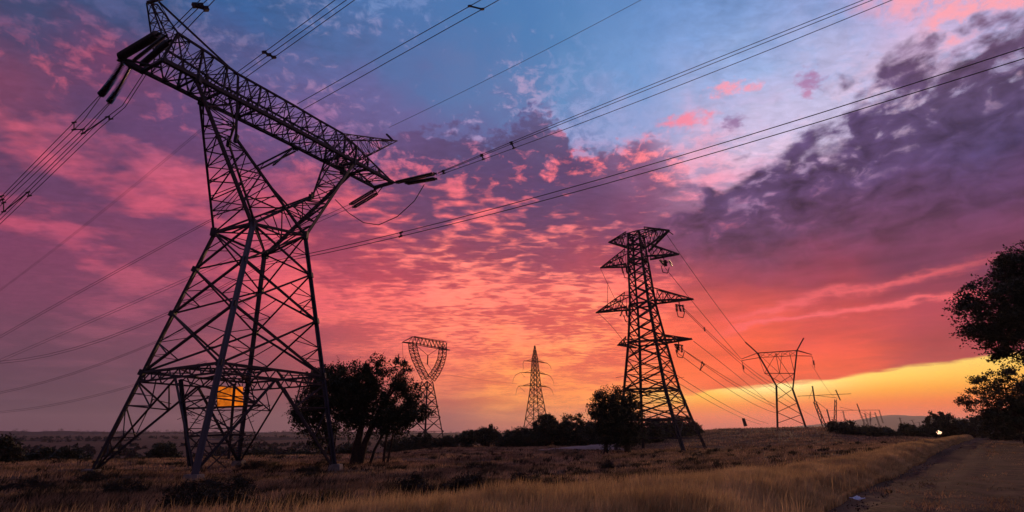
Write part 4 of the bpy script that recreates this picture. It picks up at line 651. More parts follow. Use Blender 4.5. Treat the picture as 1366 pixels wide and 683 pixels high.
def height(x, y):
    x = np.asarray(x, float); y = np.asarray(y, float)
    r = np.hypot(x, y)
    a = np.degrees(np.arctan2(x, y))
    a = np.clip(np.where(np.abs(a) > 60, np.sign(a) * 60, a), -60, 60)
    A = [p[0] for p in PROFILES]
    Z = np.stack([interp_prof(r, p[1]) for p in PROFILES])
    idx = np.clip(np.searchsorted(A, a) - 1, 0, len(A) - 2)
    A = np.array(A)
    t = (a - A[idx]) / (A[idx + 1] - A[idx])
    t = t * t * (3 - 2 * t)
    z = np.take_along_axis(Z, idx[None], 0)[0] * (1 - t) + np.take_along_axis(Z, idx[None] + 1, 0)[0] * t
    u = strip_pos(x, y)
    z = z + .22 * np.clip(1 - np.abs(u - .55) / .6, 0, 1) * np.clip((260 - y) / 200, 0, 1) * (y > 3)
    onpath = np.clip((u - .95) / .15, 0, 1) * np.clip((90 - r) / 60, 0, 1)
    amp = .22 * (1 - .85 * onpath)
    far = np.clip((r - 200) / 600, 0, 1)
    return z + amp * fbm2(x * .16, y * .16) + .12 * amp / .22 * fbm2(x * .55, y * .55) * (r < 160) + far * 3 * fbm2(x * .006, y * .006)


def gz(x, y):
    return float(height(np.array([x]), np.array([y]))[0])


azs = np.concatenate([np.arange(-180, -54, 6), np.arange(-54, 54, .4), np.arange(54, 180, 6)])
rs = np.concatenate([[0.01], np.geomspace(3, 160, 190), np.geomspace(165, 8900, 90)])
AA, RR = np.meshgrid(np.radians(azs), rs)
XX, YY = RR * np.sin(AA), RR * np.cos(AA)
ZZ = height(XX.ravel(), YY.ravel())
verts = np.stack([XX.ravel(), YY.ravel(), ZZ], 1)
na, nr = len(azs), len(rs)
ii, jj = np.meshgrid(np.arange(nr - 1), np.arange(na), indexing='ij')
j2 = (jj + 1) % na
faces = np.stack([ii * na + jj, ii * na + j2, (ii + 1) * na + j2, (ii + 1) * na + jj], -1).reshape(-1, 4)[:, ::-1]
ground = link('ground', new_mesh('ground', verts, faces, GROUND, True), kind='structure')


def drape(name, mat, edge_l, edge_r, ys, n, lift, wob=.4, kind='structure'):
    V, F = [], []
    for i, y in enumerate(ys):
        xl, xr = edge_l(y), edge_r(y)
        xl += wob * float(fbm2(np.array([y * .35]), np.array([3.3]))[0])
        xr += wob * float(fbm2(np.array([y * .3]), np.array([8.3]))[0])
        for j in range(n + 1):
            t = j / n
            x = xl * (1 - t) + xr * t
            rut = .055 * (math.exp(-((t - .17) / .04) ** 2) + math.exp(-((t - .36) / .04) ** 2)) if n == 30 else 0
            V.append((x, y, gz(x, y) + lift + .03 - rut * .9))
    for i in range(len(ys) - 1):
        for j in range(n):
            a = i * (n + 1) + j
            F.append((a, a + 1, a + n + 2, a + n + 1))
    return link(name, new_mesh(name, V, F, mat, True), kind=kind)


drape('dirt_track', DIRT, lambda y: np.interp(y, STRIP_Y, STRIP_R) + .5 + .02 * y, lambda y: np.interp(y, STRIP_Y, STRIP_R) + 9.5 + .03 * y,
      np.geomspace(7, 170, 260), 30, .055, 1.1)


# pale bare sand beside the scrub, in front of the tree line
def blob(name, mat, pts, lift, rings=8):
    c = np.mean(np.array(pts), 0)
    V = [(c[0], c[1], gz(*c) + lift)]; F = []
    n = len(pts)
    for k in range(1, rings + 1):
        for p in pts:
            q = c + (np.array(p) - c) * k / rings
            V.append((q[0], q[1], gz(*q) + lift))
    for j in range(n):
        F.append((0, 1 + j, 1 + (j + 1) % n))
    for k in range(rings - 1):
        for j in range(n):
            a = 1 + k * n
            F.append((a + j, a + n + j, a + n + (j + 1) % n, a + (j + 1) % n))
    return link(name, new_mesh(name, V, F, mat, True), kind='structure')


def smooth_loop(P, n=48, jit=.03):
    P = np.array(P, float); m = len(P); out = []
    for i in range(n):
        t = i / n * m; k = int(t); f = t - k
        p0, p1, p2, p3 = P[(k - 1) % m], P[k % m], P[(k + 1) % m], P[(k + 2) % m]
        q = .5 * ((2 * p1) + (-p0 + p2) * f + (2 * p0 - 5 * p1 + 4 * p2 - p3) * f * f + (-p0 + 3 * p1 - 3 * p2 + p3) * f ** 3)
        out.append(q * (1 + jit * (rng.random() - .5) * .3))
    return out


# a low bank facing the viewer carries the sand, so it is seen as a band
def sand_bank():
    V, F = [], []
    n, m = 40, 10
    for i in range(n + 1):
        t = i / n
        x = 5.0 + t * 17.5
        y0 = 106 + 6 * math.sin(t * 2.2) + .5 * math.sin(t * 19)
        w = 13 * (1 - .75 * (1 - t) ** 2) * (.75 + .25 * math.sin(t * 7))
        for j in range(m + 1):
            s = j / m
            y = y0 + s * w
            top = (.12 + 1.25 * t) * (s * s * (3 - 2 * s)) if s < .8 else (.12 + 1.25 * t) * (.9 - (s - .8) * 2)
            V.append((x + .5 * math.sin(s * 5 + t * 9), y, gz(x, y) + .05 + top * (1 if 0 < i < n else .1)))
    for i in range(n):
        for j in range(m):
            a = i * (m + 1) + j
            F.append((a, a + m + 1, a + m + 2, a + 1))
    link('sand_bank', new_mesh('sand_bank', V, F, SAND, True), kind='structure')


sand_bank()


# far hills: ridges with their own depth
def ridge(name, mat, r0, depth, a0, a1, top, n=160, seed=0, rough=1.0, base=-25):
    V, F = [], []
    prof = [(0, 0), (.25, .55), (.5, 1.0), (.75, .6), (1, 0)]
    A = np.linspace(a0, a1, n)
    for i, a in enumerate(A):
        h = float(top(a)) + rough * float(fbm2(np.array([a * 1.3 + seed]), np.array([seed + .5]))[0]) + .35 * rough * float(fbm2(np.array([a * 9 + seed]), np.array([seed + 2.5]))[0])
        for s, k in prof:
            r = r0 + depth * s
            V.append((r * math.sin(math.radians(a)), r * math.cos(math.radians(a)), base + (h - base) * k))
    m = len(prof)
    for i in range(n - 1):
        for j in range(m - 1):
            a = i * m + j
            F.append((a, a + m, a + m + 1, a + 1))
    return link(name, new_mesh(name, V, F, mat, True), kind='structure')


ridge('hill', HILL, 2600, 1400, -60, 4, lambda a: np.interp(a, [-60, -44, -34, -25, -18, -10, -4, 4], [16, 13, 11, 9, 14, 10, 6, 0]), seed=3, rough=5)
ridge('hill', FIELD, 1500, 700, -60, -8, lambda a: np.interp(a, [-60, -40, -30, -20, -8], [-3, -4, -8, -9, -14]), seed=11, rough=3, base=-22)
ridge('hill', HILL, 1050, 350, -60, -14, lambda a: np.interp(a, [-60, -40, -32, -24, -14], [-9, -8, -10, -5, -8]), seed=19, rough=3, base=-22)
ridge('mountain', HILL, 6600, 1800, 20, 62, lambda a: np.interp(a, [20, 26, 30, 34, 37, 39, 41, 44, 62], [20, 75, 130, 200, 178, 150, 110, 95, 140]), seed=23, rough=8, base=-40)
ridge('hill', HILL, 3000, 900, 12, 60, lambda a: np.interp(a, [12, 20, 28, 33, 36, 60], [-3, 0, 4, 8, 18, 30]), seed=31, rough=5, base=-30)


# ------------------------------------------------------------------ the big waisted pylon
P = BIG
steel = ANGLE
pylon = thing('lattice_pylon', 'huge dark pylon with wide crossarm and pinched waist, nearest of all on the left', 'pylon', (-24.15, 48.0, -1.4))


def lerpn(a, b, t):
    return mixp(P[a], P[b], t)


legs = {'L': ('wL', 'fL'), 'N': ('wN', 'fN'), 'F': ('wF', 'fF'), 'R': ('wR', 'fR')}
for k, (w, f) in legs.items():
    foot = mixp(P[w], P[f], 1.03)
    o = bar('leg', P[w], foot, .34 if k in 'LR' else .44, pylon, ANGLE_LEG if k in 'NFR' else ANGLE, {'L': .2, 'N': 2.6, 'F': 2.4, 'R': 2.9}[k])
    if k in 'N':
        o['label'] = 'blue grey leg nearest the viewer'
FACES = [('L', 'N'), ('N', 'R'), ('R', 'F'), ('F', 'L')]
LV = {'L': (0, .175, .372, .614), 'N': (0, .178, .378, .614), 'F': (0, .178, .378, .614), 'R': (0, .182, .384, .614)}


def on(k, t):
    return lerpn(*legs[k], t)


fine = Bars()
for a, b in FACES:
    for i in range(3):
        a0, a1, b0, b1 = on(a, LV[a][i]), on(a, LV[a][i + 1]), on(b, LV[b][i]), on(b, LV[b][i + 1])
        w = .16 + .012 * i
        bar('cross_brace', a0, b1, w, pylon)
        bar('cross_brace', b0, a1, w, pylon, None, 1.5)
        # thin redundant struts from the legs to the diagonals
        for (p0, p1, q1, s) in ((a0, a1, b1, 1), (b0, b1, a1, 1)):
            m1 = mixp(p0, q1, .25); n1 = mixp(p0, p1, .5)
            fine.add(n1, mixp(p0, q1, .3), .07)
            fine.add(n1, mixp(p1, (q1 if False else mixp(p1, p0, .0)), 0.0), .05)
        if i > 0:
            fine.add(mixp(a0, a1, .5), mixp(a1, b0, .28), .08)
            fine.add(mixp(b0, b1, .5), mixp(b1, a0, .28), .08)
            fine.add(mixp(a0, a1, .72), mixp(a1, b0, .28), .05)
            fine.add(mixp(b0, b1, .72), mixp(b1, a0, .28), .05)
# waist ring, doubled
for a, b in FACES:
    A_, B_ = P['w' + a], P['w' + b]
    bar('waist_beam', A_, B_, .22, pylon)
    m_ = mixp(A_, B_, .5); m_ = (m_[0], m_[1], m_[2] - .45)
    bar('waist_beam', A_, m_, .12, pylon)
    bar('waist_beam', m_, B_, .12, pylon)
bar('waist_beam', P['wL'], P['wR'], .1, pylon)
bar('waist_beam', P['wN'], P['wF'], .1, pylon)
# diaphragm where the legs splay
dia = {k: on(k, .614) for k in 'LNFR'}
dz_ = .75
for a, b in FACES:
    A_, B_ = dia[a], dia[b]
    A2, B2 = on(a, .650), on(b, .650)
    bar('platform_beam', A_, B_, .2, pylon)
    m_ = mixp(A2, B2, .5)
    bar('platform_beam', A2, B2, .15, pylon)
    for i in range(8):
        t0, t1 = i / 8, (i + 1) / 8
        fine.add(mixp(A_, B_, t0), mixp(A2, B2, (t0 + t1) / 2), .08)
        fine.add(mixp(A2, B2, (t0 + t1) / 2), mixp(A_, B_, t1), .08)
mids = {a + b: mixp(dia[a], dia[b], .5) for a, b in FACES}
mk = [mids['LN'], mids['NR'], mids['RF'], mids['FL']]
for i in range(4):
    bar('platform_beam', mk[i], mk[(i + 1) % 4], .14, pylon)
    fine.add(mixp(mk[i], mk[(i + 1) % 4], .5), dia['NRFL'[i]], .08)
bar('platform_beam', mk[0], mk[2], .12, pylon)
bar('platform_beam', mk[1], mk[3], .12, pylon)
rnd = random.Random(5)
for i in range(46):                                                # the tangle of small angles inside the platform
    t = [rnd.random() for _ in range(4)]
    p = mixp(mixp(dia['L'], dia['R'], .28 + .44 * t[0]), mixp(dia['N'], dia['F'], .2 + .6 * t[1]), .5)
    q = (p[0] + rnd.uniform(-1.3, 1.3), p[1] + rnd.uniform(-1.3, 1.3), p[2] + rnd.uniform(-.9, .3))
    fine.add((p[0], p[1], p[2] + rnd.uniform(-.5, .2)), q, .045 + .03 * rnd.random())
# splayed lower body: inverted V in each face with secondary struts
for a, b in FACES:
    top = mixp(on(a, .650), on(b, .650), .5)
    for k in (a, b):
        foot = on(k, .985)
        bar('lower_brace', top, foot, .17, pylon)
        l1, l2 = on(k, .74), on(k, .86)
        d1, d2 = mixp(top, foot, .30), mixp(top, foot, .62)
        bar('strut', l1, d1, .1, pylon)
        bar('strut', l2, d2, .08, pylon)
        bar('strut', on(k, .650), d1, .12, pylon)
        bar('strut', l1, d2, .08, pylon)
        fine.add(mixp(l1, on(k, .65), .5), mixp(on(k, .65), d1, .5), .06)
        fine.add(l2, mixp(d2, foot, .5), .06)
        fine.add(on(k, .93), mixp(d2, foot, .5), .05)
        fine.add(on(k, .93), mixp(d2, foot, .8), .05)
        q = mixp(on(a, .65), on(b, .65), .25 if k == a else .75)
        bar('strut', q, d1, .09, pylon)
    ta, tb = on(a, .74), on(b, .74)
# ties between the inverted V of neighbouring faces, low down
for i, k in enumerate('LNRF'):
    tops = {'L': ('LN', 'FL'), 'N': ('LN', 'NR'), 'R': ('NR', 'RF'), 'F': ('RF', 'FL')}[k]
    foot = on(k, .985)
    for t in (.30, .62, .78, .88):
        fine.add(mixp(mids[tops[0]], foot, t), mixp(mids[tops[1]], foot, t), .06)
    fine.add(mixp(mids[tops[0]], foot, .3), mixp(mids[tops[1]], foot, .62), .06)
    fine.add(mixp(mids[tops[0]], foot, .62), mixp(mids[tops[1]], foot, .78), .05)
# inner frame between the near and the far leg
I_ = INNER
bar('inner_post', I_['post'][0], I_['post'][1], .26, pylon, ANGLE_LEG, 2.4)
bar('inner_post', I_['post2'][0], I_['post2'][1], .16, pylon)
for h in ('h1', 'h2', 'h3'):
    bar('inner_rail', I_[h][0], I_[h][1], .16, pylon)
for i in range(34):
    s, t = rnd.random(), rnd.random()
    p = mixp(mixp(I_['h1'][0], I_['h1'][1], s), mixp(I_['h2'][0], I_['h2'][1], s), t * .9)
    q = (p[0] + rnd.uniform(-.9, .9), p[1] + rnd.uniform(-.9, .9), p[2] + rnd.uniform(-.45, .45))
    fine.add(p, q, .04)
fine.add(I_['h1'][0], I_['h2'][1], .07)
fine.add(I_['h2'][0], I_['h1'][1], .07)
fine.add(I_['post2'][0], I_['h1'][0], .08)
fine.add(I_['post'][0], I_['h1'][1], .08)
fine.add(I_['h2'][0], (I_['h3'][1][0], I_['h3'][1][1], -1), .08)
fine.add(I_['h2'][1], (I_['h3'][0][0], I_['h3'][0][1], -1), .08)

# forks above the waist
KU = {
    'left': [('wL', 'A2', .22), ('wN', 'B2', .34), ('kAl', 'wF', .16), ('kBl', 'wR', .2)],
    'right': [('wR', 'B7', .30), ('wF', 'A7', .40), ('kAr', 'wL', .2), ('kBr', 'wN', .22)],
}
for side, rows in KU.items():
    for a, b, w in rows:
        bar('fork_chord', P[a], P[b], w, pylon)
bar('fork_chord', P['kAl'], P['A3'], .16, pylon)
bar('fork_chord', P['kBl'], P['T3'], .22, pylon)
bar('fork_chord', P['kAr'], P['A6'], .2, pylon)
bar('fork_chord', P['kBr'], P['B6'], .16, pylon)


def zig(c1, c2, n, w, name='lattice_bar', t0=0.0, t1=1.0, rungs=True, joined=None):
    """zigzag between two chords given as point lists (two ends)"""
    pa = [mixp(c1[0], c1[1], t0 + (t1 - t0) * i / n) for i in range(n + 1)]
    pb = [mixp(c2[0], c2[1], t0 + (t1 - t0) * i / n) for i in range(n + 1)]
    for i in range(n):
        a, b = (pa[i], pb[i + 1]) if i % 2 == 0 else (pb[i], pa[i + 1])
        if joined is not None:
            joined.add(a, b, w)
        else:
            bar(name, a, b, w, pylon)
    if rungs:
        for i in range(1, n):
            (joined or fine).add(pa[i], pb[i], w * .8)


def inner(side, face, t):
    """point on the inner chord of a fork: from the knee down to the waist"""
    k = {('left', 'A'): ('kAl', 'wF'), ('left', 'B'): ('kBl', 'wR'), ('right', 'A'): ('kAr', 'wL'), ('right', 'B'): ('kBr', 'wN')}[(side, face)]
    return lerpn(*k, t)


LO = {'A': ('wL', 'A2'), 'B': ('wN', 'B2')}
RO = {'A': ('wF', 'A7'), 'B': ('wR', 'B7')}
for side, OUT in (('left', LO), ('right', RO)):
    for fc in 'AB':
        o0, o1 = P[OUT[fc][0]], P[OUT[fc][1]]
        knee = P['k' + fc + side[0]]
        h = .60
        # upper box: outer chord top part against the vertical inner chord
        itop = P[{'leftA': 'A3', 'leftB': 'B3', 'rightA': 'A6', 'rightB': 'B6'}[side + fc]]
        zig((mixp(o0, o1, .62), o1), (knee, itop), 4, .1)
        # lower part: outer chord against the slanting inner chord
        zig((mixp(o0, o1, .62), mixp(o0, o1, .05)), (knee, inner(side, fc, .58)), 5, .1)
    # faces across the fork (between face A and face B)
    zig((P[LO['A'][0]], P[LO['A'][1]]) if side == 'left' else (P['wF'], P['A7']), (P['wN'], P['B2']) if side == 'left' else (P['wR'], P['B7']), 8, .1)
    zig((P['kA' + side[0]], inner(side, 'A', .7)), (P['kB' + side[0]], inner(side, 'B', .7)), 5, .09)
    zig((P['kA' + side[0]], P['A3' if side == 'left' else 'A6']), (P['kB' + side[0]], P['B3' if side == 'left' else 'B6']), 3, .09)
bar('fork_tie', inner('left', 'A', .45), inner('right', 'A', .4), .12, pylon)
bar('fork_tie', inner('left', 'B', .45), inner('right', 'B', .4), .12, pylon)

# crossarm beam: bottom chords A and B, top chords over them
Th = math.radians(29.24)
Uv = np.array([math.sin(Th), math.cos(Th)])
Vv = np.array([math.cos(Th), -math.sin(Th)])


def beam_pt(u, v, z):
    q = np.array([-24.15, 48.0]) + Uv * u + Vv * v
    return (q[0], q[1], z)


BOT = [(-11.9, 30.85), (-9.2, 30.95), (-6.6, 31.0), (-3.2, 31.15), (0.2, 31.3), (3.8, 31.42), (7.6, 31.5), (11.0, 31.6), (16.1, 31.7)]
TOP = [(-11.3, 34.0), (-8.7, 33.9), (-5.6, 33.6), (-2.6, 33.75), (0.9, 33.9), (3.9, 33.95), (7.4, 34.1)]
HW = 1.49
tu, tzz = zip(*TOP)
bu, bzz = zip(*BOT)


def bot(u, v):
    return beam_pt(u, v, float(np.interp(u, bu, bzz)))


def topz(u):
    if u > 7.4:
        return float(np.interp(u, [7.4, 16.1], [34.1, 31.85]))
    if u < -11.3:
        return float(np.interp(u, [-11.9, -11.3], [31.1, 34.0]))
    return float(np.interp(u, tu, tzz))


def top(u, v):
    return beam_pt(u, v, topz(u))


for v in (-HW, HW):
    for i in range(len(BOT) - 1):
        bar('bottom_chord', bot(BOT[i][0], v), bot(BOT[i + 1][0], v), .34 if v > 0 else .28, pylon)
    for i in range(len(TOP) - 1):
        bar('top_chord', top(TOP[i][0], v), top(TOP[i + 1][0], v), .17, pylon)
    bar('top_chord', top(7.4, v), bot(16.1, v), .14, pylon)
    bar('top_chord', top(-11.3, v), bot(-11.9, v), .14, pylon)
bar('arm_tip_beam', bot(16.1, -HW), bot(16.1, HW), .34, pylon)
bar('arm_tip_beam', bot(-11.9, -HW), bot(-11.9, HW), .26, pylon)
bar('arm_tip_beam', P['yokeL'], bot(-11.8, -HW), .42, pylon)
bar('arm_tip_beam', P['yokeL'], bot(-11.4, HW * .2), .14, pylon)
us = np.linspace(-11.3, 15.2, 25)
for i in range(len(us) - 1):
    u0, u1 = float(us[i]), float(us[i + 1])
    f = i % 2
    for v in (-HW, HW):
        a, b = (bot(u0, v), top(u1, v)) if f else (top(u0, v), bot(u1, v))
        bar('lattice_bar', a, b, .1, pylon)
        if i % 2 == 0 and u0 < 13:
            bar('lattice_bar', bot(u0, v), top(u0, v), .09, pylon)
    a, b = (bot(u0, -HW), bot(u1, HW)) if f else (bot(u0, HW), bot(u1, -HW))
    bar('lattice_bar', a, b, .1, pylon)
    a, b = (top(u0, HW), top(u1, -HW)) if f else (top(u0, -HW), top(u1, HW))
    bar('lattice_bar', a, b, .075, pylon)
    fine.add(bot(u0, -HW), bot(u0, HW), .06)
    fine.add(top(u0, -HW), top(u0, HW), .05)
    # secondary lacing
    for v in (-HW, HW):
        mu = (u0 + u1) / 2
        fine.add(mixp(bot(mu, v), top(mu, v), .5), bot(u0, v), .05)
        fine.add(mixp(bot(mu, v), top(mu, v), .5), top(u1, v), .055)
        fine.add(mixp(bot(mu, v), top(mu, v), .25), mixp(bot(u1, v), top(u1, v), .75), .045)
    fine.add(mixp(bot(u0, -HW), bot(u0, HW), .5), mixp(bot(u1, -HW), bot(u1, HW), .1), .05)
    fine.add(mixp(bot(u0, -HW), top(u0, -HW), .5), mixp(bot(u1, HW), top(u1, HW), .5), .05)
    if i % 3 == 0:
        fine.add(bot(u0, -HW), top(u0, HW), .06)
        fine.add(top(u0, -HW), bot(u0, HW), .05)
# big junction frames where forks meet the beam
for u, w in ((-9.0, .14), (-6.7, .2), (-3.2, .2), (7.8, .24), (9.6, .26), (11.6, .2)):
    if u < 12:
        for v in (-HW, HW):
            bar('portal_post', bot(u, v), top(u, v), w, pylon)
        bar('portal_post', bot(u, -HW), bot(u, HW), w * .9, pylon)
        fine.add(bot(u, -HW), top(u, HW), .08)
for k_, u_ in (('q1', 16.1), ('q2', 16.1), ('m1', 3.8), ('m2', 3.4)):
    bar('hanger_link', bot(u_, -HW), STRINGS[k_][0], .16, pylon)
    if k_[0] == 'q':
        bar('hanger_link', bot(u_, 0), STRINGS[k_][0], .12, pylon)
# earth wire peaks
pk = []
for tip, roots in ((P['PL'], [(-11.3, -HW), (-11.3, HW), (-9.0, -HW), (-9.0, HW)]), (P['PR'], [])):
    pass
tipL = P['PL']
tipL2 = (tipL[0] + .55, tipL[1] + .15, tipL[2] + .45)
RL = [top(-11.6, -.9), top(-11.6, .9), top(-10.2, .9), top(-10.2, -.9)]
tl_ = [(tipL[0] + dx_, tipL[1] + dy_, tipL[2] + dz2) for dx_, dy_, dz2 in ((-.12, -.2, 0), (.2, -.1, 0), (.45, .25, .25), (.05, .2, .25))]
for i in range(4):
    bar('peak_chord', RL[i], tl_[i], .13, pylon)
    zig((RL[i], tl_[i]), (RL[(i + 1) % 4], tl_[(i + 1) % 4]), 5, .06, 'peak_lattice')
    fine.add(tl_[i], tl_[(i + 1) % 4], .1)
bar('peak_chord', tl_[0], (tipL2[0] + .3, tipL2[1], tipL2[2] + .35), .2, pylon)
bar('peak_tie', tipL2, P['T3'], .13, pylon)
bar('peak_tie', tipL2, top(-7.5, -HW), .05, pylon)
tipR = P['PR']
RRt = [top(7.4, -HW), top(7.4, HW), bot(9.4, HW), bot(10.4, -HW)]
for i in range(4):
    a, b = RRt[i], RRt[(i + 1) % 4]
    bar('peak_chord', a, tipR, .12 if i < 2 else .09, pylon)
    zig((a, mixp(a, tipR, .9)), (b, mixp(b, tipR, .9)), 8, .06, 'peak_lattice')
hk = mixp(top(7.4, 0), tipR, .93)
bar('peak_tie', hk, (hk[0] - .9, hk[1] - .35, hk[2] + .85), .26, pylon)
fine.build('small_lattice', STEEL, pylon, 'stuff')
# gusset plates at the joints
def plate(a, b, w):
    q = Bars(); q.add(a, b, w); q.build('gusset_plate', STEEL, pylon)


for k in ('wL', 'wF', 'wN', 'wR', 'kAl', 'kBl', 'kAr', 'kBr'):
    p = P[k]
    plate((p[0], p[1], p[2] - .38), (p[0], p[1], p[2] + .38), .52 if k[0] == 'w' else .3)
for k in 'LNFR':
    for t in LV[k][1:]:
        plate(on(k, t - .01), on(k, t + .012), .46)
for p in (bot(9.4, HW), bot(10.6, -HW), bot(-6.7, -HW), bot(-8.9, HW)):
    plate((p[0], p[1], p[2] - .45), (p[0], p[1], p[2] + .3), .5)
# concrete stubs at the feet
for k in 'LNFR':
    p = on(k, .985)
    z0 = gz(p[0], p[1])
    b_ = Bars(); b_.add((p[0], p[1], z0 - .3), (p[0], p[1], z0 + .5), 1.1, .9)
    b_.build('concrete_footing', material('weathered_concrete', (.24, .22, .2), .9, 0, (.14, .13, .12), 3), pylon)

# added emissive panel standing in for sunset glow seen through the crossed braces
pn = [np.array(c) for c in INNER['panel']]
ap = thing('sunset_glow_panel', 'small patch of amber sunset glow inside the legs of the biggest pylon, added as an emissive panel', 'painted glow', tuple(np.mean(pn, 0)))
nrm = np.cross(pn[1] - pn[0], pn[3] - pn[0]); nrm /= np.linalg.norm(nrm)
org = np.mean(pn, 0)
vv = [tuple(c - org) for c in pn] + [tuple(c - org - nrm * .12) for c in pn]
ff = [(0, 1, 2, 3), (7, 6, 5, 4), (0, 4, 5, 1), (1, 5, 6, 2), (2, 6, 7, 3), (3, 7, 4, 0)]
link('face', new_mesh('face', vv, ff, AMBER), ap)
fr = Bars()
for i in range(4):
    fr.add(pn[i] + nrm * .03, pn[(i + 1) % 4] + nrm * .03, .07)
for i in range(9):
    p = mixp(mixp(pn[0], pn[1], rnd.random()), mixp(pn[3], pn[2], rnd.random()), rnd.random())
    q = mixp(mixp(pn[0], pn[1], rnd.random()), mixp(pn[3], pn[2], rnd.random()), rnd.random())
    fr.add(np.array(p) + nrm * .15, np.array(q) + nrm * .18, .055)
fr.add(pn[0] + nrm * .1, pn[2] + nrm * .1, .05)
fr.add(pn[1] + nrm * .1, pn[3] + nrm * .1, .07)
fr.add(pn[0] + (0, 0, .0), pn[0] + (0, 0, 1.0), .05)
fr.add(pn[1] + (0, 0, .0), pn[1] + (0, 0, .9), .05)
fr.build('frame', STEEL, ap)


# ------------------------------------------------------------------ insulator strings
def shed_profile(length, r, pitch):
    n = max(4, int(length / pitch))
    prof = []
    for i in range(n):
        z = i * length / n
        prof += [(r * .35, z), (r, z + .35 * length / n), (r * .9, z + .5 * length / n), (r * .35, z + .62 * length / n)]
    prof.append((r * .35, length))
    return prof


def lathe(name, prof, mat, sides=10):
    v, f = [], []
    for r, z in prof:
        for k in range(sides):
            a = 2 * math.pi * k / sides
            v.append((r * math.cos(a), r * math.sin(a), z))
    n = len(prof)
    for i in range(n - 1):
        for k in range(sides):
            k2 = (k + 1) % sides
            f.append((i * sides + k, i * sides + k2, (i + 1) * sides + k2, (i + 1) * sides + k))
    f.append(tuple(range(sides))[::-1]); f.append(tuple(range((n - 1) * sides, n * sides)))
    return new_mesh(name, v, f, mat, False)


def insulator(a, b, r, label, twin=0.0, pitch=.17, group='insulator strings of the biggest pylon', sag=0.0, droop=None):
    a, b = Vector(a), Vector(b)
    t = thing('insulator_string', label, 'insulator', tuple(a), group)
    d = b - a
    L = d.length
    side = d.cross(Vector((0, 0, 1))).normalized()
    offs = [0.0] if not twin else [-twin / 2, twin / 2]
    segs = 6 if sag else 1
    for o_ in offs:
        pts = [a + d * (i / segs) + side * o_ - Vector((0, 0, 1)) * sag * 4 * (i / segs) * (1 - i / segs) for i in range(segs + 1)]
        for i in range(segs):
            s = pts[i + 1] - pts[i]
            m0, m1 = (.06, .94) if segs == 1 else (0, 1.02)
            me = lathe('discs', shed_profile(s.length * (m1 - m0), r, pitch), GLASS)
            q = link('discs', me, t)
            q.rotation_mode = 'QUATERNION'
            q.rotation_quaternion = s.to_track_quat('Z', 'Y')
            q.location = pts[i] + s * m0 - a
    b_ = Bars()
    for p in (a + d * .03, a + d * .97):
        b_.add(p - side * (twin / 2 + .12), p + side * (twin / 2 + .12), .11)
        b_.add(p - d.normalized() * .25, p + d.normalized() * .25, .1)
    b_.build('yoke_plate', STEEL, t)
    return t


S_ = STRINGS
insulator(S_['l1'][0], S_['l1'][1], .34, 'thickest long insulator string on the biggest pylon, outermost, pointing up and right', pitch=.13)
insulator(S_['l2'][0], S_['l2'][1], .27, 'long insulator string just right of the thickest one, under the left peak', pitch=.13)
insulator(S_['l3'][0], S_['l3'][1], .15, 'thinner insulator string between the two long thick ones at the left arm tip', pitch=.15)
insulator(S_['k1'][0], S_['k1'][1], .28, 'left of the two curved insulator strings hanging below the left arm tip', .0, .12, sag=.3)
insulator(S_['k2'][0], S_['k2'][1], .28, 'right of the two curved insulator strings hanging below the left arm tip', .0, .12, sag=.35)
insulator(S_['m1'][0], S_['m1'][1], .12, 'longer insulator string slanting down from the middle of the big crossarm', .6, .16)
insulator(S_['m2'][0], S_['m2'][1], .16, 'short notched insulator string beside the longer one under the crossarm middle', 0, .2)
insulator(S_['r1'][0], S_['r1'][1], .17, 'upper insulator string reaching right from the right arm tip', .4, .19)
insulator(S_['r2'][0], S_['r2'][1], .17, 'lower insulator string reaching right from the right arm tip', .4, .19)
insulator(S_['q1'][0], S_['q1'][1], .16, 'upper of two insulator strings slanting down left from the right arm end', .35, .19)
insulator(S_['q2'][0], S_['q2'][1], .16, 'lower of two insulator strings slanting down left from the right arm end', .35, .19)


# ------------------------------------------------------------------ cables
def cable(name, label, lines, rad, group, spacers=(), spacer_r=.12, far_rad=None, mat=WIRE):
    t = thing(name, label, 'power line', tuple(lines[0][0]), group)
    base = Vector(lines[0][0])
    for L in lines:
        pts = [Vector(p) - base for p in L]
        r = [rad + ((far_rad or rad) - rad) * i / (len(pts) - 1) for i in range(len(pts))]
        link('wire', tube_mesh('wire', pts, r, mat, 5), t)
    for s in spacers:
        ps = []
        for L in lines:
            k = s * (len(L) - 1); i = min(int(k), len(L) - 2)
            ps.append(mixp(L[i], L[i + 1], k - i))
        b_ = Bars()
        for i in range(len(ps)):
            j = (i + 1) % len(ps)
            if j == 0 and len(ps) != 3:
                break
            b_.add(ps[i], ps[j], spacer_r)
        if len(ps) == 1:
            continue
        for p in ps:
            b_.add((p[0] - .12, p[1] - .1, p[2] - .1), (p[0] + .12, p[1] + .1, p[2] + .1), spacer_r * 1.6)
        b_.build('spacer', STEEL, t)
    return t


def at_frac(L, q):
    """fraction along a polyline nearest to the point q"""
    d = [np.linalg.norm(np.array(p) - np.array(q)) for p in L]
    return int(np.argmin(d)) / (len(L) - 1)


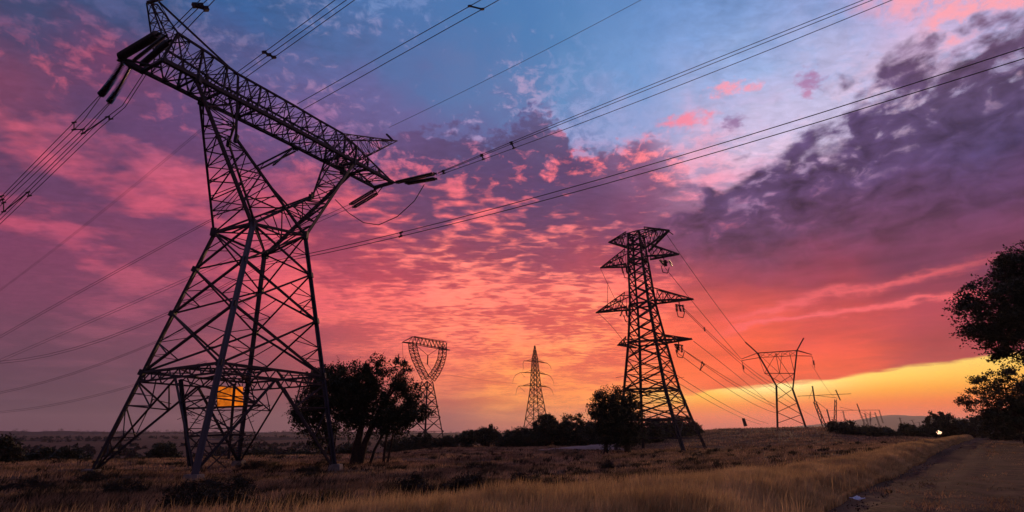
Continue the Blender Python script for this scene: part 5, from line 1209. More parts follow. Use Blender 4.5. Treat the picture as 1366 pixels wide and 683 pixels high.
G1 = 'cables of the biggest pylon'
cable('conductor_bundle', 'three cables running up from the left peak of the biggest pylon to the top edge', WIRES['upper_left_bundle'], .036, G1, (.17,), .22)
cable('conductor_bundle', 'three parallel cables rising right from the crossarm above the left fork', WIRES['upper_middle_bundle'], .034, G1, (.12,), .14)
cable('conductor_bundle', 'pair of cables rising right from the top middle of the big crossarm', WIRES['upper_centre_bundle'], .036, G1, (.48,), .10)
cable('earth_wire', 'single thin wire rising from the right peak of the biggest pylon', WIRES['earth'], .026, G1)
cable('conductor_bundle', 'three cables running from the right arm insulators across the sky to the top right', WIRES['right_bundle'], .036, G1, (.012, .095, .155), .1, .03)
cable('conductor_bundle', 'lowest pair of cables crossing behind the waist to the right edge of the sky', WIRES['low_right_bundle'], .036, G1, (.245,), .1, .03)
cable('conductor_bundle', 'six cables dropping from the curved insulators to the left edge', WIRES['left_bundle'], .03, G1, (.14, .42), .07)
cable('conductor_bundle', 'faint thin pair of wires crossing the pink sky below the left arm', WIRES['left_thin_pair'], .014, G1)
cable('conductor_bundle', 'pair of cables leaving the left side of the waist for the left edge', WIRES['middle_left_pair'], .024, G1)
cable('conductor_bundle', 'pair of cables from the right arm passing behind the legs to the left edge', WIRES['right_left_pair'], .028, G1)
cable('conductor_bundle', 'pair of cables meeting the left edge just under the pair from the right arm', WIRES['low_left_pair'], .026, G1)
cable('conductor_bundle', 'second lowest pair of cables on the left, with a small bird-sized clamp', WIRES['lower_left_pair'], .03, G1, (.62,), .1)
cable('conductor_bundle', 'lowest and faintest pair of cables on the left near the hills', WIRES['lowest_left_pair'], .03, G1)
tag(link('jumper_cable', tube_mesh('jumper_cable', [Vector(p) - Vector(JUMPER[0]) for p in JUMPER], .055, WIRE, 6), loc=JUMPER[0]),
    'slack looping jumper cable hanging under the right arm tip', 'power line', G1)


cable('conductor_bundle', 'pair of cables from the middle insulators down to the waist of the biggest pylon', WIRES['middle_drop'], .045, G1)


# ------------------------------------------------------------------ second pylon with four pairs of arms
O2 = np.array([28.8, 110.0]); u2 = np.array([.81, -.586]); v2 = np.array([.586, .81])


def q2(s, z, v=0.0):
    q = O2 + u2 * s + v2 * v
    return (q[0], q[1], z)


py2 = thing('lattice_pylon', 'tall tapering pylon with four tiers of arms beside the round tree', 'pylon', (28.8, 110.0, -1.4))
lvz = [l[1] for l in T2_LEVELS][::-1]; lvs = [l[0] for l in T2_LEVELS][::-1]; lvb = [l[2] for l in T2_LEVELS][::-1]


def body2(c, z):
    s0 = float(np.interp(z, lvz, lvs)); b = float(np.interp(z, lvz, lvb))
    sx, sy = ((-1, -1), (1, -1), (1, 1), (-1, 1))[c]
    return q2(s0 + sx * b, z, sy * b)


zk = [-1.6, 4.3, 10.0, 19.0, 27.8, 37.0, 43.5]
for c in range(4):
    for i in range(len(zk) - 1):
        bar('leg', body2(c, zk[i]), body2(c, zk[i + 1]), .54 - .035 * i, py2, ANGLE_FAR)
zz = [-1.4, 4.3, 7.3, 10.0, 13.2, 16.2, 19.0, 21.2, 23.4, 25.6, 27.7, 29.8, 31.8, 33.7, 35.5, 37.2, 38.8, 40.4, 42.0, 43.5]
f2 = Bars()
for c in range(4):
    d = (c + 1) % 4
    for i in range(1, len(zz) - 1):
        z0, z1 = zz[i], zz[i + 1]
        w = .27 if i % 2 else .21
        bar('cross_brace', body2(c, z0), body2(d, z1), w, py2, ANGLE_FAR)
        bar('cross_brace', body2(d, z0), body2(c, z1), w * .8, py2, ANGLE_FAR)
        for k_ in (c, d):
            m_ = mixp(body2(c, z0), body2(d, z1), .5)
            if z0 < 20:
                f2.add(m_, body2(k_, (z0 + z1) / 2), .09)
                f2.add(mixp(m_, body2(k_, z1), .5), body2(k_, z0 * .25 + z1 * .75), .06)
                f2.add(mixp(m_, body2(k_, z0), .5), body2(k_, z0 * .75 + z1 * .25), .06)
    for z in (4.3, 10.0, 19.4, 27.5, 37.2, 40.5):
        bar('ring_beam', body2(c, z), body2(d, z), .34, py2, ANGLE_FAR)
    bar('ring_beam', body2(c, .9), body2(d, .9), .2, py2, ANGLE_FAR)
    # bottom panel: K bracing
    top_m = mixp(body2(c, 4.3), body2(d, 4.3), .5)
    for k_ in (c, d):
        bar('cross_brace', top_m, body2(k_, 1.0), .14, py2, ANGLE_FAR)
        for t in (.3, .6):
            f2.add(mixp(top_m, body2(k_, 1.0), t), body2(k_, 4.3 - 3.4 * t), .07)
            f2.add(mixp(top_m, body2(k_, 1.0), t), body2(k_, 4.3 - 3.4 * t + 1), .07)
for i, z in enumerate((4.3, 10.0, 7.5, 13.0)):
    f2.add(body2(0, z), body2(2, z), .1); f2.add(body2(1, z), body2(3, z), .1)
    rr = random.Random(i)
    for k in range(16):
        p = mixp(body2(0, z), body2(2, z), rr.random()); p = (p[0], p[1], p[2] + rr.uniform(-2.2, 1))
        f2.add(p, (p[0] + rr.uniform(-2.4, 2.4), p[1] + rr.uniform(-2, 2), p[2] + rr.uniform(-1, 1)), .07)


def arm2(tip, lo, hi, wroot, n, name='arm_chord'):
    """pyramid arm: two bottom chords, two top chords meeting at the tip"""
    T = q2(*tip)
    lo_a, lo_b, hi_a, hi_b = q2(*lo, -wroot), q2(*lo, wroot), q2(*hi, -wroot), q2(*hi, wroot)
    for r, w in ((lo_a, .34), (lo_b, .34), (hi_a, .2), (hi_b, .2)):
        bar(name, r, T, w, py2, ANGLE_FAR)
    for (a, b) in ((lo_a, hi_a), (lo_b, hi_b), (lo_a, lo_b), (hi_a, hi_b)):
        for i in range(n):
            t0, t1 = i / n * .92, (i + 1) / n * .92
            p, q = (mixp(a, T, t0), mixp(b, T, t1)) if i % 2 else (mixp(b, T, t0), mixp(a, T, t1))
            bar('arm_lattice', p, q, .16, py2, ANGLE_FAR)
            f2.add(mixp(a, T, t1), mixp(b, T, t1), .08)


for i, (tl, tr, ll, lr, hl, hr) in enumerate(T2_ARMS):
    b = (1.35, 1.6, 2.0, 2.9)[i]
    arm2(tl, ll, hl, b * .9, (5, 6, 6, 3)[i])
    arm2(tr, lr, hr, b * .9, (5, 5, 6, 5)[i])
# rounded ridge on the top pair
rid = [q2(s, z) for s, z in T2_RIDGE]
for i in range(len(rid) - 1):
    bar('ridge_chord', rid[i], rid[i + 1], .2, py2, ANGLE_FAR)
    for c_ in (0, 1, 2, 3):
        if 1 < i < 6:
            f2.add(rid[i], body2(c_, 42.3 + .3 * (i % 2)), .12)
f2.build('small_lattice', STEEL_FAR, py2, 'stuff')
G2 = 'clustered insulators of the four-tier pylon'


def cluster(p, r, label):
    t = thing('insulator_cluster', label, 'insulator', tuple(p), G2)
    rr = random.Random(int(r * 1000) + int(p[2] * 10))
    for k in range(3):
        a = Vector(p) + Vector(((k - 1) * .75 + rr.uniform(-.2, .2), rr.uniform(-.4, .4), rr.uniform(-.3, .1)))
        prof = shed_profile(1.5, r * .42, .28)
        q = link('discs', lathe('discs', prof, GLASS, 8), t)
        q.rotation_euler = (math.pi + rr.uniform(-.35, .35), rr.uniform(-.5, .5), 0)
        q.location = a - Vector(p)
    b_ = Bars()
    b_.path([(p[0] - .7, p[1], p[2] - 1.2), (p[0] - .45, p[1], p[2] - 2.6), (p[0] + .5, p[1], p[2] - 2.8), (p[0] + .9, p[1] - .2, p[2] - 1.6)], .13)
    b_.add((p[0], p[1], p[2] + .8), (p[0], p[1], p[2] - 1.4), .16)
    b_.add((p[0] - .8, p[1], p[2] - .1), (p[0] + .8, p[1], p[2] - .4), .22)
    b_.build('hanger', STEEL_FAR, t)


cluster(q2(3.9, 36.3), .75, 'insulator cluster under the second arm, right side')
cluster(q2(6.2, 26.6), .8, 'insulator cluster under the third arm, right side')
cluster(q2(5.3, 18.7), .8, 'insulator cluster under the lowest arm, right side')
cluster(q2(-4.7, 36.6), .6, 'insulator cluster tucked under the second arm, left side')
cluster(q2(-5.2, 27.0), .6, 'insulator cluster tucked under the third arm, left side')

G3 = 'cables of the four-tier pylon'
FW = FAR_WIRES
cable('earth_wire', 'topmost wire slanting right from the four-tier pylon to the horned pylon', FW['earth'], .05, G3, far_rad=.07)
cable('conductor_bundle', 'cable from the second right arm to the horned pylon crossbeam', FW['top_phase'], .05, G3, far_rad=.07)
cable('conductor_bundle', 'pair of cables from the third right arm toward the horned pylon', FW['middle_phase'], .05, G3, (.12,), .14, .08)
cable('conductor_bundle', 'three close cables from the lowest right arm sagging toward the horned pylon', FW['lower_phase'], .05, G3, (.12,), .14, .08)
cable('conductor_bundle', 'lone cable from the tip of the lowest right arm', FW['tip'], .045, G3, far_rad=.07)
cable('conductor_bundle', 'lowest pair of cables right of the four-tier pylon, carrying a dark marker', FW['body_pair'], .05, G3, far_rad=.07)
cable('conductor_bundle', 'wire dropping from the second left arm behind the four-tier pylon', FW['left_drop'], .045, G3)
cable('conductor_bundle', 'wire dropping from the third left arm behind the four-tier pylon', FW['left_drop2'], .045, G3)
cable('conductor_bundle', 'short vertical jumper wire left of the four-tier pylon', FW['left_jumper'], .05, G3)
G4 = 'faint distant cables'
cable('conductor_bundle', 'faint cable from the left end of the horned pylon', FW['portal_left'], .05, G4, far_rad=.08)
cable('conductor_bundle', 'faint cable from the right end of the horned pylon', FW['portal_right'], .05, G4, far_rad=.08)
cable('conductor_bundle', 'faint thin wire leaving the waist of the ring-headed pylon toward the right', FW['ring'], .03, G4, far_rad=.05)
cable('conductor_bundle', 'wire hanging from the left end of the ring-headed pylon', FW['far_ring_left'], .05, G4)
mkp = FW['body_pair'][1][9]
mb = Bars(); mb.add((mkp[0], mkp[1], mkp[2]), (mkp[0] + .5, mkp[1], mkp[2] - 2.6), .75, .9)
tag(mb.build('line_marker', STEEL_FAR), 'small dark marker hanging from the lowest cables near the horizon', 'marker')


# ------------------------------------------------------------------ ring-headed pylon
O3 = np.array(RING_O[:2]); u3 = np.array([.616, .788]); v3 = np.array([.788, -.616])


def q3(s, z, v=0.0):
    q = O3 + u3 * s + v3 * v
    return (q[0], q[1], z)


py3 = thing('lattice_pylon', 'pylon with a ring-shaped open head behind the wind-bent tree', 'pylon', (*O3, -1.5))
R3 = RING
f3 = Bars()


def body3(c, z):
    zs = [r[1] for r in RING_BODY][::-1]; ss = [r[0] for r in RING_BODY][::-1]; bs = [r[2] for r in RING_BODY][::-1]
    s0 = float(np.interp(z, zs, ss)); b = float(np.interp(z, zs, bs))
    sx, sy = ((-1, -1), (1, -1), (1, 1), (-1, 1))[c]
    return q3(s0 + sx * b, z, sy * b)


z3 = [-3, 2.5, 7, 10.5, 13.5, 16.3, 18.8]
for c in range(4):
    bar('leg', body3(c, -3), body3(c, 18.8), .34, py3, ANGLE_FAR)
    for i in range(len(z3) - 1):
        d = (c + 1) % 4
        bar('cross_brace', body3(c, z3[i]), body3(d, z3[i + 1]), .2, py3, ANGLE_FAR)
        bar('cross_brace', body3(d, z3[i]), body3(c, z3[i + 1]), .2, py3, ANGLE_FAR)
        f3.add(body3(c, z3[i]), body3(d, z3[i]), .14)
        m_ = mixp(body3(c, z3[i]), body3(d, z3[i + 1]), .5)
        f3.add(m_, body3(c, (z3[i] + z3[i + 1]) / 2), .1); f3.add(m_, body3(d, (z3[i] + z3[i + 1]) / 2), .1)
for so, si in (('lo', 'li'), ('ro', 'ri')):
    for v in (-1.0, 1.0):
        po = [q3(s, z, v) for s, z in R3[so]]; pi = [q3(s, z, v) for s, z in R3[si]]
        for pp in (po, pi):
            for i in range(len(pp) - 1):
                bar('ring_chord', pp[i], pp[i + 1], .2, py3, ANGLE_FAR)
        for i in range(len(po) - 1):
            for k in range(3):
                a, b = k / 3, (k + 1) / 3
                f3.add(mixp(po[i], po[i + 1], a), mixp(pi[i], pi[i + 1], b), .13)
                f3.add(mixp(pi[i], pi[i + 1], b), mixp(po[i], po[i + 1], b), .13)
    for R_ in (R3[so], R3[si]):
        for i in range(len(R_) - 1):
            for k in range(2):
                a, b = k / 2, (k + 1) / 2
                s0, z0 = mixp(R_[i], R_[i + 1], a); s1, z1 = mixp(R_[i], R_[i + 1], b)
                f3.add(q3(s0, z0, -1), q3(s1, z1, 1), .12)
for v in (-1.0, 1.0):
    bar('beam_chord', q3(*R3['peak'], v * .6), q3(*R3['topR'], v), .22, py3, ANGLE_FAR)
    bar('beam_chord', q3(*R3['bL'], v), q3(*R3['bR'], v), .24, py3, ANGLE_FAR)
    bar('beam_chord', q3(*R3['tipL']), q3(*R3['bL'], v), .3, py3, ANGLE_FAR)
    bar('beam_chord', q3(*R3['tipR']), q3(*R3['bR'], v), .34, py3, ANGLE_FAR)
    bar('beam_chord', q3(*R3['tipL']), q3(*R3['peak'], v * .6), .16, py3, ANGLE_FAR)
    for i in range(9):
        a, b = i / 9, (i + 1) / 9
        T_ = lambda t: mixp(q3(*R3['peak'], v * .6), q3(*R3['topR'], v), t)
        B_ = lambda t: mixp(q3(*R3['bL'], v), q3(*R3['bR'], v), t)
        f3.add(T_(a), B_(b), .13); f3.add(B_(a), T_(a), .13)
vv_ = q3(.5 * (R3['li'][1][0] + R3['ri'][1][0]), R3['li'][2][1] + 2.2)
for k in ('li', 'ri'):
    f3.add(q3(*R3[k][0]), vv_, .12)
f3.add(vv_, (vv_[0], vv_[1], vv_[2] - 3.2), .35)
f3.add((vv_[0], vv_[1], vv_[2] - 3), q3(*R3['ri'][3]), .09)
f3.add((vv_[0], vv_[1], vv_[2] - 3), q3(*R3['li'][2]), .07)
f3.build('small_lattice', STEEL_FAR, py3, 'stuff')

# ------------------------------------------------------------------ slim pylon with drooping arms
py4 = thing('lattice_pylon', 'slim pointed pylon with three pairs of drooping arms above the tree line', 'pylon', (9.8, 230, -1.5))
mz = [r[1] for r in MAST_AXIS][::-1]; mx = [r[0] for r in MAST_AXIS][::-1]; mbw = [r[2] for r in MAST_AXIS][::-1]


def body4(c, z):
    x0 = float(np.interp(z, mz, mx)); b = float(np.interp(z, mz, mbw))
    if z < mz[0]:
        b += (mz[0] - z) * .13
    ca, sa = math.cos(.5), math.sin(.5)
    sx, sy = ((-1, -1), (1, -1), (1, 1), (-1, 1))[c]
    return (x0 + b * (sx * ca - sy * sa), 230 + b * (sx * sa + sy * ca), z)


f4 = Bars()
z4 = [-1.5, 3.6, 7.5, 11, 14, 16.5, 19, 21, 23, 25, 27, 29, 30.7, 32.2, 34, 35.5, 37.4]
for c in range(4):
    d = (c + 1) % 4
    for z0, z1 in ((-1.6, 19), (19, 32.2), (32.2, 37.4)):
        bar('leg', body4(c, z0), body4(c, z1), .3 if z0 < 30 else .2, py4, ANGLE_FAR)
    for i in range(len(z4) - 1):
        f4.add(body4(c, z4[i]), body4(d, z4[i + 1]), .15); f4.add(body4(d, z4[i]), body4(c, z4[i + 1]), .15)
        f4.add(body4(c, z4[i]), body4(d, z4[i]), .12)
for A_ in MAST_ARMS:
    l, r = A_['l'], A_['r']
    zc = (l[1] + r[1]) / 2 + .35
    for c in range(4):
        side_ = l if c in (0, 3) else r
        bar('arm_chord', body4(c, zc), (side_[0], 230, side_[1]), .2, py4, ANGLE_FAR)
        f4.add(body4(c, zc + 1.1), mixp(body4(c, zc), (side_[0], 230, side_[1]), .75), .1)
    for key in ('dl', 'dr'):
        pts = [(x, 230, z) for x, z in A_[key]]
        f4.path(pts, .17, .07)
f4.add((MAST_ARMS[1]['l'][0], 230, MAST_ARMS[1]['l'][1]), (MAST_ARMS[1]['l'][0] + 2, 229, MAST_ARMS[1]['l'][1] - 2), .09)
f4.add((MAST_ARMS[2]['l'][0], 230, MAST_ARMS[2]['l'][1]), (MAST_ARMS[2]['l'][0] + 2.6, 229, MAST_ARMS[2]['l'][1] - 2.4), .09)
f4.build('small_lattice', STEEL_FAR, py4, 'stuff')

# ------------------------------------------------------------------ horned portal pylon on the rise
O5 = np.array(PORTAL_O[:2]); u5 = np.array([.985, -.174]); v5 = np.array([.174, .985])


def q5(k, v=0.0, raw=None):
    s, z = raw or PORTAL[k]
    q = O5 + u5 * s + v5 * v
    return (q[0], q[1], z)


py5 = thing('lattice_pylon', 'two-legged horned pylon against the yellow strip of sky on the rise', 'pylon', (*O5, 3.4))
for a, b, w in (('fl', 'kl', .62), ('kl', 'bl', .5), ('bl', 'hl', .4), ('fr', 'kr', .62), ('kr', 'br', .46), ('br', 'hr', .4)):
    pa, pb = q5(a), q5(b)
    if a[0] == 'f':
        pa = mixp(pb, pa, 1.08)
    bar('leg' if a[0] != 'b' else 'horn', pa, pb, w, py5, ANGLE_FAR)
for v in (-.7, .7):
    bar('beam_chord', q5('bl', v * .5), q5('br', v * .5), .22, py5, ANGLE_FAR)
    bar('beam_chord', q5('tl'), q5('bl', v), .18, py5, ANGLE_FAR)
    bar('beam_chord', q5('br', v), q5('tr'), .18, py5, ANGLE_FAR)
    lo_l = mixp(q5('il'), q5('ir'), .0)
    bar('beam_chord', q5('il'), mixp(q5('kl'), q5('bl'), .86), .2, py5, ANGLE_FAR)
    bar('beam_chord', mixp(q5('kl'), q5('bl'), .86), mixp(q5('kr'), q5('br'), .86), .16, py5, ANGLE_FAR)
    bar('beam_chord', mixp(q5('kr'), q5('br'), .86), q5('ir'), .2, py5, ANGLE_FAR)
bar('tie_beam', q5('cl'), q5('cr'), .24, py5, ANGLE_FAR)
f5 = Bars()
lowc = [mixp(mixp(q5('kl'), q5('bl'), .86), mixp(q5('kr'), q5('br'), .86), t) for t in np.linspace(0, 1, 6)]
upc = [mixp(q5('bl'), q5('br'), t) for t in np.linspace(0, 1, 6)]
for i in range(5):
    f5.add(lowc[i], upc[i + 1], .13); f5.add(upc[i], lowc[i + 1], .1)
cm = mixp(q5('cl'), q5('cr'), .5)
for a, b, w in ((q5('m1'), q5('cl'), .13), (q5('m1'), cm, .13), (q5('m2'), cm, .13), (q5('m1'), mixp(q5('kr'), q5('cr'), .5), .13), (q5('bl'), mixp(cm, q5('cl'), .0), .1),
                (q5('m3'), q5('cr'), .13), (q5('bl'), q5('cl'), .1), (cm, mixp(q5('kl'), q5('cl'), .35), .1), (q5('cl'), q5('kr'), .16), (q5('cr'), q5('kl'), .16), (cm, q5('kr'), .1)):
    f5.add(a, b, w)
for i, (t0, t1) in enumerate(((0, .36), (.36, .66), (.66, .92))):
    L0, L1 = mixp(q5('kl'), q5('fl'), t0), mixp(q5('kl'), q5('fl'), t1)
    R0, R1 = mixp(q5('kr'), q5('fr'), t0), mixp(q5('kr'), q5('fr'), t1)
    bar('cross_brace', L0, R1, .2, py5, ANGLE_FAR); bar('cross_brace', R0, L1, .2, py5, ANGLE_FAR)
f5.build('small_lattice', STEEL_FAR, py5, 'stuff')
for k, n_, lab in (('il', 'left', 'insulator hanging from the left end of the horned pylon'), ('ir', 'right', 'insulator hanging from the right end of the horned pylon')):
    p = q5(k)
    t = thing('insulator_string', lab, 'insulator', p, 'insulators of the horned pylon')
    b_ = Bars()
    b_.path([(p[0], p[1], p[2]), (p[0] + .25, p[1], p[2] - 2), (p[0] + .3, p[1], p[2] - 4.2)], .12)
    b_.build('hanger', STEEL_FAR, t)
    q = link('discs', lathe('discs', shed_profile(1.7, .48, .4), GLASS, 8), t)
    q.rotation_euler = (math.pi, 0, 0); q.location = (.25, 0, -1.6)


# ------------------------------------------------------------------ far pylons on the horizon
def far_pylon(label, D, widths, base_z):
    keys = list(D)
    p0 = D[keys[1]][1]
    t = thing('lattice_pylon', label, 'pylon', (p0[0], p0[1], base_z))
    for k, (a, b) in D.items():
        w = widths.get(k, .35)
        B_ = Bars()
        if k.startswith('l') and k != 'low':
            b = mixp(a, b, 1.25)
            n = 7
            d = np.array(b) - np.array(a)
            for s in (-1, 1):
                B_.add((a[0] + s * w, a[1], a[2]), (b[0] + s * w * 1.6, b[1], b[2]), w * .6)
            for i in range(n):
                q0, q1 = mixp(a, b, i / n), mixp(a, b, (i + 1) / n)
                s = 1 if i % 2 else -1
                B_.add((q0[0] + s * w, q0[1], q0[2]), (q1[0] - s * w, q1[1], q1[2]), w * .45)
                B_.add((q1[0] - s * w, q1[1], q1[2]), (q1[0] + s * w * 1.1, q1[1], q1[2]), w * .35)
            B_.build('leg', STEEL_FAR, t)
        else:
            B_.add(a, b, w)
            B_.build({'b': 'crossbeam', 'h': 'horn', 'm': 'leg', 's': 'stay', 't': 'stay', 'a': 'arm'}.get(k[0], 'crossbeam'), STEEL_FAR, t)
    return t


far_pylon('leaning distant pylon with a thin crossbeam right of the horned pylon', LATTICE_A,
          dict(legl=.95, legr=.65, hornl=.75, hornr=.6, mid=.7, beam=.34, low=.26, stay=.15, tie=.2, arm=.14, arm2=.14), -1)
far_pylon('small far pylon row with a long flat beam behind the low bushes', LATTICE_B,
          dict(beam=.42, beam2=.28, horn=.8, la=.45, lb=.5, lc=.5, ld=.45, le=.5, lf=.42, aa=.25, ab=.25, ac=.25, ad=.25, ae=.22, ta=.2, tb=.2), -2)
far_pylon('tiny slanting pylon furthest away, left of the lit lamp', LATTICE_C,
          dict(la=.7, lb=.5, lc=.5, arm=.3, tie=.12, aa=.3, ab=.3), -3)


# ------------------------------------------------------------------ trees and shrubs
def leaf_cloud(centres, radii, per, size, squash=.7, seed=1, long=1.6, tri=False):
    g = np.random.default_rng(seed)
    C_ = np.repeat(centres, per, 0); R_ = np.repeat(radii, per)[:, None]
    d = g.normal(size=C_.shape); d /= np.linalg.norm(d, axis=1)[:, None]
    rad = g.random(len(C_))[:, None] ** .45
    p = C_ + d * rad * R_ * np.array([1, 1, squash])
    a = g.normal(size=p.shape); a /= np.linalg.norm(a, axis=1)[:, None]
    b = np.cross(a, g.normal(size=p.shape)); b /= np.linalg.norm(b, axis=1)[:, None]
    s = size * (.6 + .8 * g.random(len(p)))[:, None]
    v = np.stack([p - a * s * long * .5, p + b * s * .5, p + a * s * long * .5, p - b * s * .5], 1).reshape(-1, 3)
    f = np.arange(len(v)).reshape(-1, 4)
    return v, f


def sprays(cs, rr, per, leaf, squash, seed, zmid, wind):
    """leafy twigs fanning outwards from each clump centre"""
    g = np.random.default_rng(seed)
    nt = 7                                                   # leaves on a twig
    k = max(3, int(per / nt))
    C_ = np.repeat(cs, k, 0); R_ = np.repeat(rr, k)[:, None]
    out = C_ - np.array([0, 0, zmid]); out /= np.linalg.norm(out, axis=1)[:, None] + 1e-6
    d = g.normal(size=C_.shape) + out * .9 + np.array(wind)
    d /= np.linalg.norm(d, axis=1)[:, None]
    d = d * np.array([1, 1, squash])
    a0 = C_ + g.normal(size=C_.shape) * R_ * .22
    ln = R_ * (.55 + .75 * g.random(R_.shape))
    T = np.tile(np.linspace(.15, 1, nt), len(C_))[:, None]
    A = np.repeat(a0, nt, 0); D = np.repeat(d, nt, 0); L = np.repeat(ln, nt, 0)
    p = A + D * L * T + g.normal(size=A.shape) * leaf * .75 - np.array([0, 0, 1]) * (T ** 2) * L * .12
    a = D + g.normal(size=p.shape) * .7; a /= np.linalg.norm(a, axis=1)[:, None]
    b = np.cross(a, g.normal(size=p.shape)); b /= np.linalg.norm(b, axis=1)[:, None]
    s = leaf * (.6 + .8 * g.random(len(p)))[:, None]
    v = np.stack([p - a * s * .9, p + b * s * .45, p + a * s * .9, p - b * s * .45], 1).reshape(-1, 3)
    return v, np.arange(len(v)).reshape(-1, 4)


def limb_path(a, b, r0, r1, wig, g, n=5, sides=6):
    pts, rad = [], []
    for i in range(n + 1):
        t = i / n
        p = np.array(a) * (1 - t) + np.array(b) * t
        if 0 < i < n:
            p = p + g.normal(size=3) * wig
        pts.append(tuple(p)); rad.append(r0 * (1 - t) + r1 * t)
    return pts, rad


def merge(list_):
    V, F = [], []
    for v, f in list_:
        n = len(V); V += v; F += [tuple(i + n for i in q) for q in f]
    return V, F


def tube_vf(pts, rad, sides=6):
    v, f = [], []
    P_ = [Vector(p) for p in pts]
    for i, p in enumerate(P_):
        d = (P_[min(i + 1, len(P_) - 1)] - P_[max(i - 1, 0)]).normalized()
        h = Vector((0, 1, 0)) if abs(d.y) < .9 else Vector((1, 0, 0))
        x = d.cross(h).normalized(); y = d.cross(x)
        for k in range(sides):
            a = 2 * math.pi * k / sides
            v.append(tuple(p + (x * math.cos(a) + y * math.sin(a)) * rad[i]))
    for i in range(len(P_) - 1):
        for k in range(sides):
            k2 = (k + 1) % sides
            f.append((i * sides + k, i * sides + k2, (i + 1) * sides + k2, (i + 1) * sides + k))
    f.append(tuple(range((len(P_) - 1) * sides, len(P_) * sides)))
    return v, f


def tree(name, label, base, blobs, trunks, clumps=90, per=70, leaf=.22, clump_r=.8, seed=1, group=None, mat=LEAF, limbs=26, cat='tree', gap=.35, squash=.7, hollow=.55, wind=(0, 0, .15)):
    """blobs: crown ellipsoids (x, y, z, rx, ry, rz) relative to the base; trunks: list of (points, r0, r1)"""
    g = np.random.default_rng(seed)
    t = thing(name, label, cat, base, group)
    vol = np.array([b[3] * b[4] * b[5] for b in blobs]); vol = vol / vol.sum()
    cs = []
    while len(cs) < clumps:
        b = blobs[g.choice(len(blobs), p=vol)]
        d = g.normal(size=3); d /= np.linalg.norm(d)
        r = (hollow ** 3 + (1 - hollow ** 3) * g.random()) ** (1 / 3)
        p = np.array(b[:3]) + d * r * np.array(b[3:])
        if fbm2(np.array([p[0] * .45 + seed * 3 + p[2] * .2]), np.array([p[2] * .6 + p[1] * .3]))[0] < -gap:
            continue
        cs.append(p)
    cs = np.array(cs)
    rr = clump_r * (.55 + .9 * g.random(len(cs)))
    v, f = sprays(cs, rr, per, leaf, squash, seed, float(np.mean([b[2] for b in blobs])) * .7, wind)
    link('crown', new_mesh('crown', v, f, mat), t)
    parts = []
    tips = []
    for pts, r0, r1 in trunks:
        n = len(pts)
        parts.append(tube_vf(pts, [r0 + (r1 - r0) * i / (n - 1) for i in range(n)], 8))
        tips += [(np.array(pts[i]), r0 + (r1 - r0) * i / (n - 1)) for i in range(n // 2, n)]
    for k in range(min(limbs, len(cs))):
        c = cs[k]
        dd = [np.linalg.norm(c - q[0]) + (5 if q[0][2] > c[2] + .3 else 0) for q in tips]
        q, r = tips[int(np.argmin(dd))]
        pts, rad = limb_path(q, c, min(r * .55, .16 * clump_r + .05), .025, .08 * np.linalg.norm(c - q), g)
        parts.append(tube_vf(pts, rad, 5))
    V, F = merge(parts)
    link('trunk', new_mesh('trunk', V, F, BARK, True), t)
    return t


TG = 'trees and bushes on the plain'
# tree partly behind the right leg of the big pylon
bx, by = -19.9, 60.0
z0 = gz(bx, by)
tree('round_tree', 'rounded dark tree behind the right leg of the biggest pylon', (bx, by, z0),
     [(-.2, 0, 8.3, 2.5, 2.3, 2.4), (-1.6, .5, 5.6, 2.1, 2.1, 2.3), (1.2, -.3, 6.6, 2.4, 2.2, 2.6), (-.5, 0, 3.7, 2.0, 1.6, 1.8), (1.5, 0, 8.9, 1.8, 1.4, 1.8), (.2, 0, 2.0, .9, .9, 1.0)],
     [([(1.5, 0, -.3), (.8, 0, 1.6), (.1, 0, 3.4), (-.4, 0, 5.4), (-.5, 0, 7.4)], .28, .08), ([(1.5, 0, -.2), (1.2, .1, 1.4), (1.2, .1, 4)], .14, .05)], 215, 130, .13, .85, 11, TG, limbs=70, hollow=.3, gap=.45, squash=.8)
bx, by = -16.3, 60.0
z0 = gz(bx, by)
tree('windswept_tree', 'several-trunked tree with a crown combed to the right by wind', (bx, by, z0),
     [(-.2, 0, 7.7, 1.9, 1.8, 2.1), (.9, 0, 9.5, 1.3, 1.3, 1.6), (3.9, .2, 9.4, 1.3, 1.2, 1.8), (4.3, .4, 7.0, 1.7, 1.3, 1.5), (.6, 0, 5.9, 1.6, 1.3, 2.0), (3.2, 0, 6.0, 2.0, 1.3, 1.7), (5.4, 0, 5.2, 1.9, 1.2, .9), (-1.5, 0, 5.9, 1.1, 1.2, 1.6), (7.2, 0, 5.6, 1.0, .6, .4), (2.8, .3, 4.0, 2.3, 1.1, 1.3), (-.9, 0, 4.1, 1.2, 1.0, 1.1), (4.6, .2, 4.4, 1.4, .9, .8)],
     [([(-.2, 0, -.3), (.0, 0, 2), (.3, 0, 4), (.5, 0, 6.5), (.7, 0, 9)], .52, .1), ([(.3, .1, -.3), (.8, 0, 2.2), (1.6, 0, 4.4), (2.6, 0, 6.6), (3.6, 0, 8.8)], .42, .1),
      ([(1.4, 0, -.3), (1.9, 0, 1.6), (2.7, 0, 3.2), (3.7, 0, 4.8), (5.4, 0, 5.9)], .17, .07), ([(2.9, 0, -.3), (2.95, 0, 1.8), (3.1, 0, 3.6), (3.7, 0, 5.0)], .16, .07),
      ([(3.2, .2, -.3), (3.5, .2, 1.8), (3.7, .1, 3.2), (4.2, 0, 4.9)], .13, .06)], 330, 130, .125, .78, 23, TG, limbs=130, gap=.24, wind=(.7, 0, .45), hollow=.3, squash=.85)
bx, by = 17.2, 93.0
z0 = gz(bx, by)
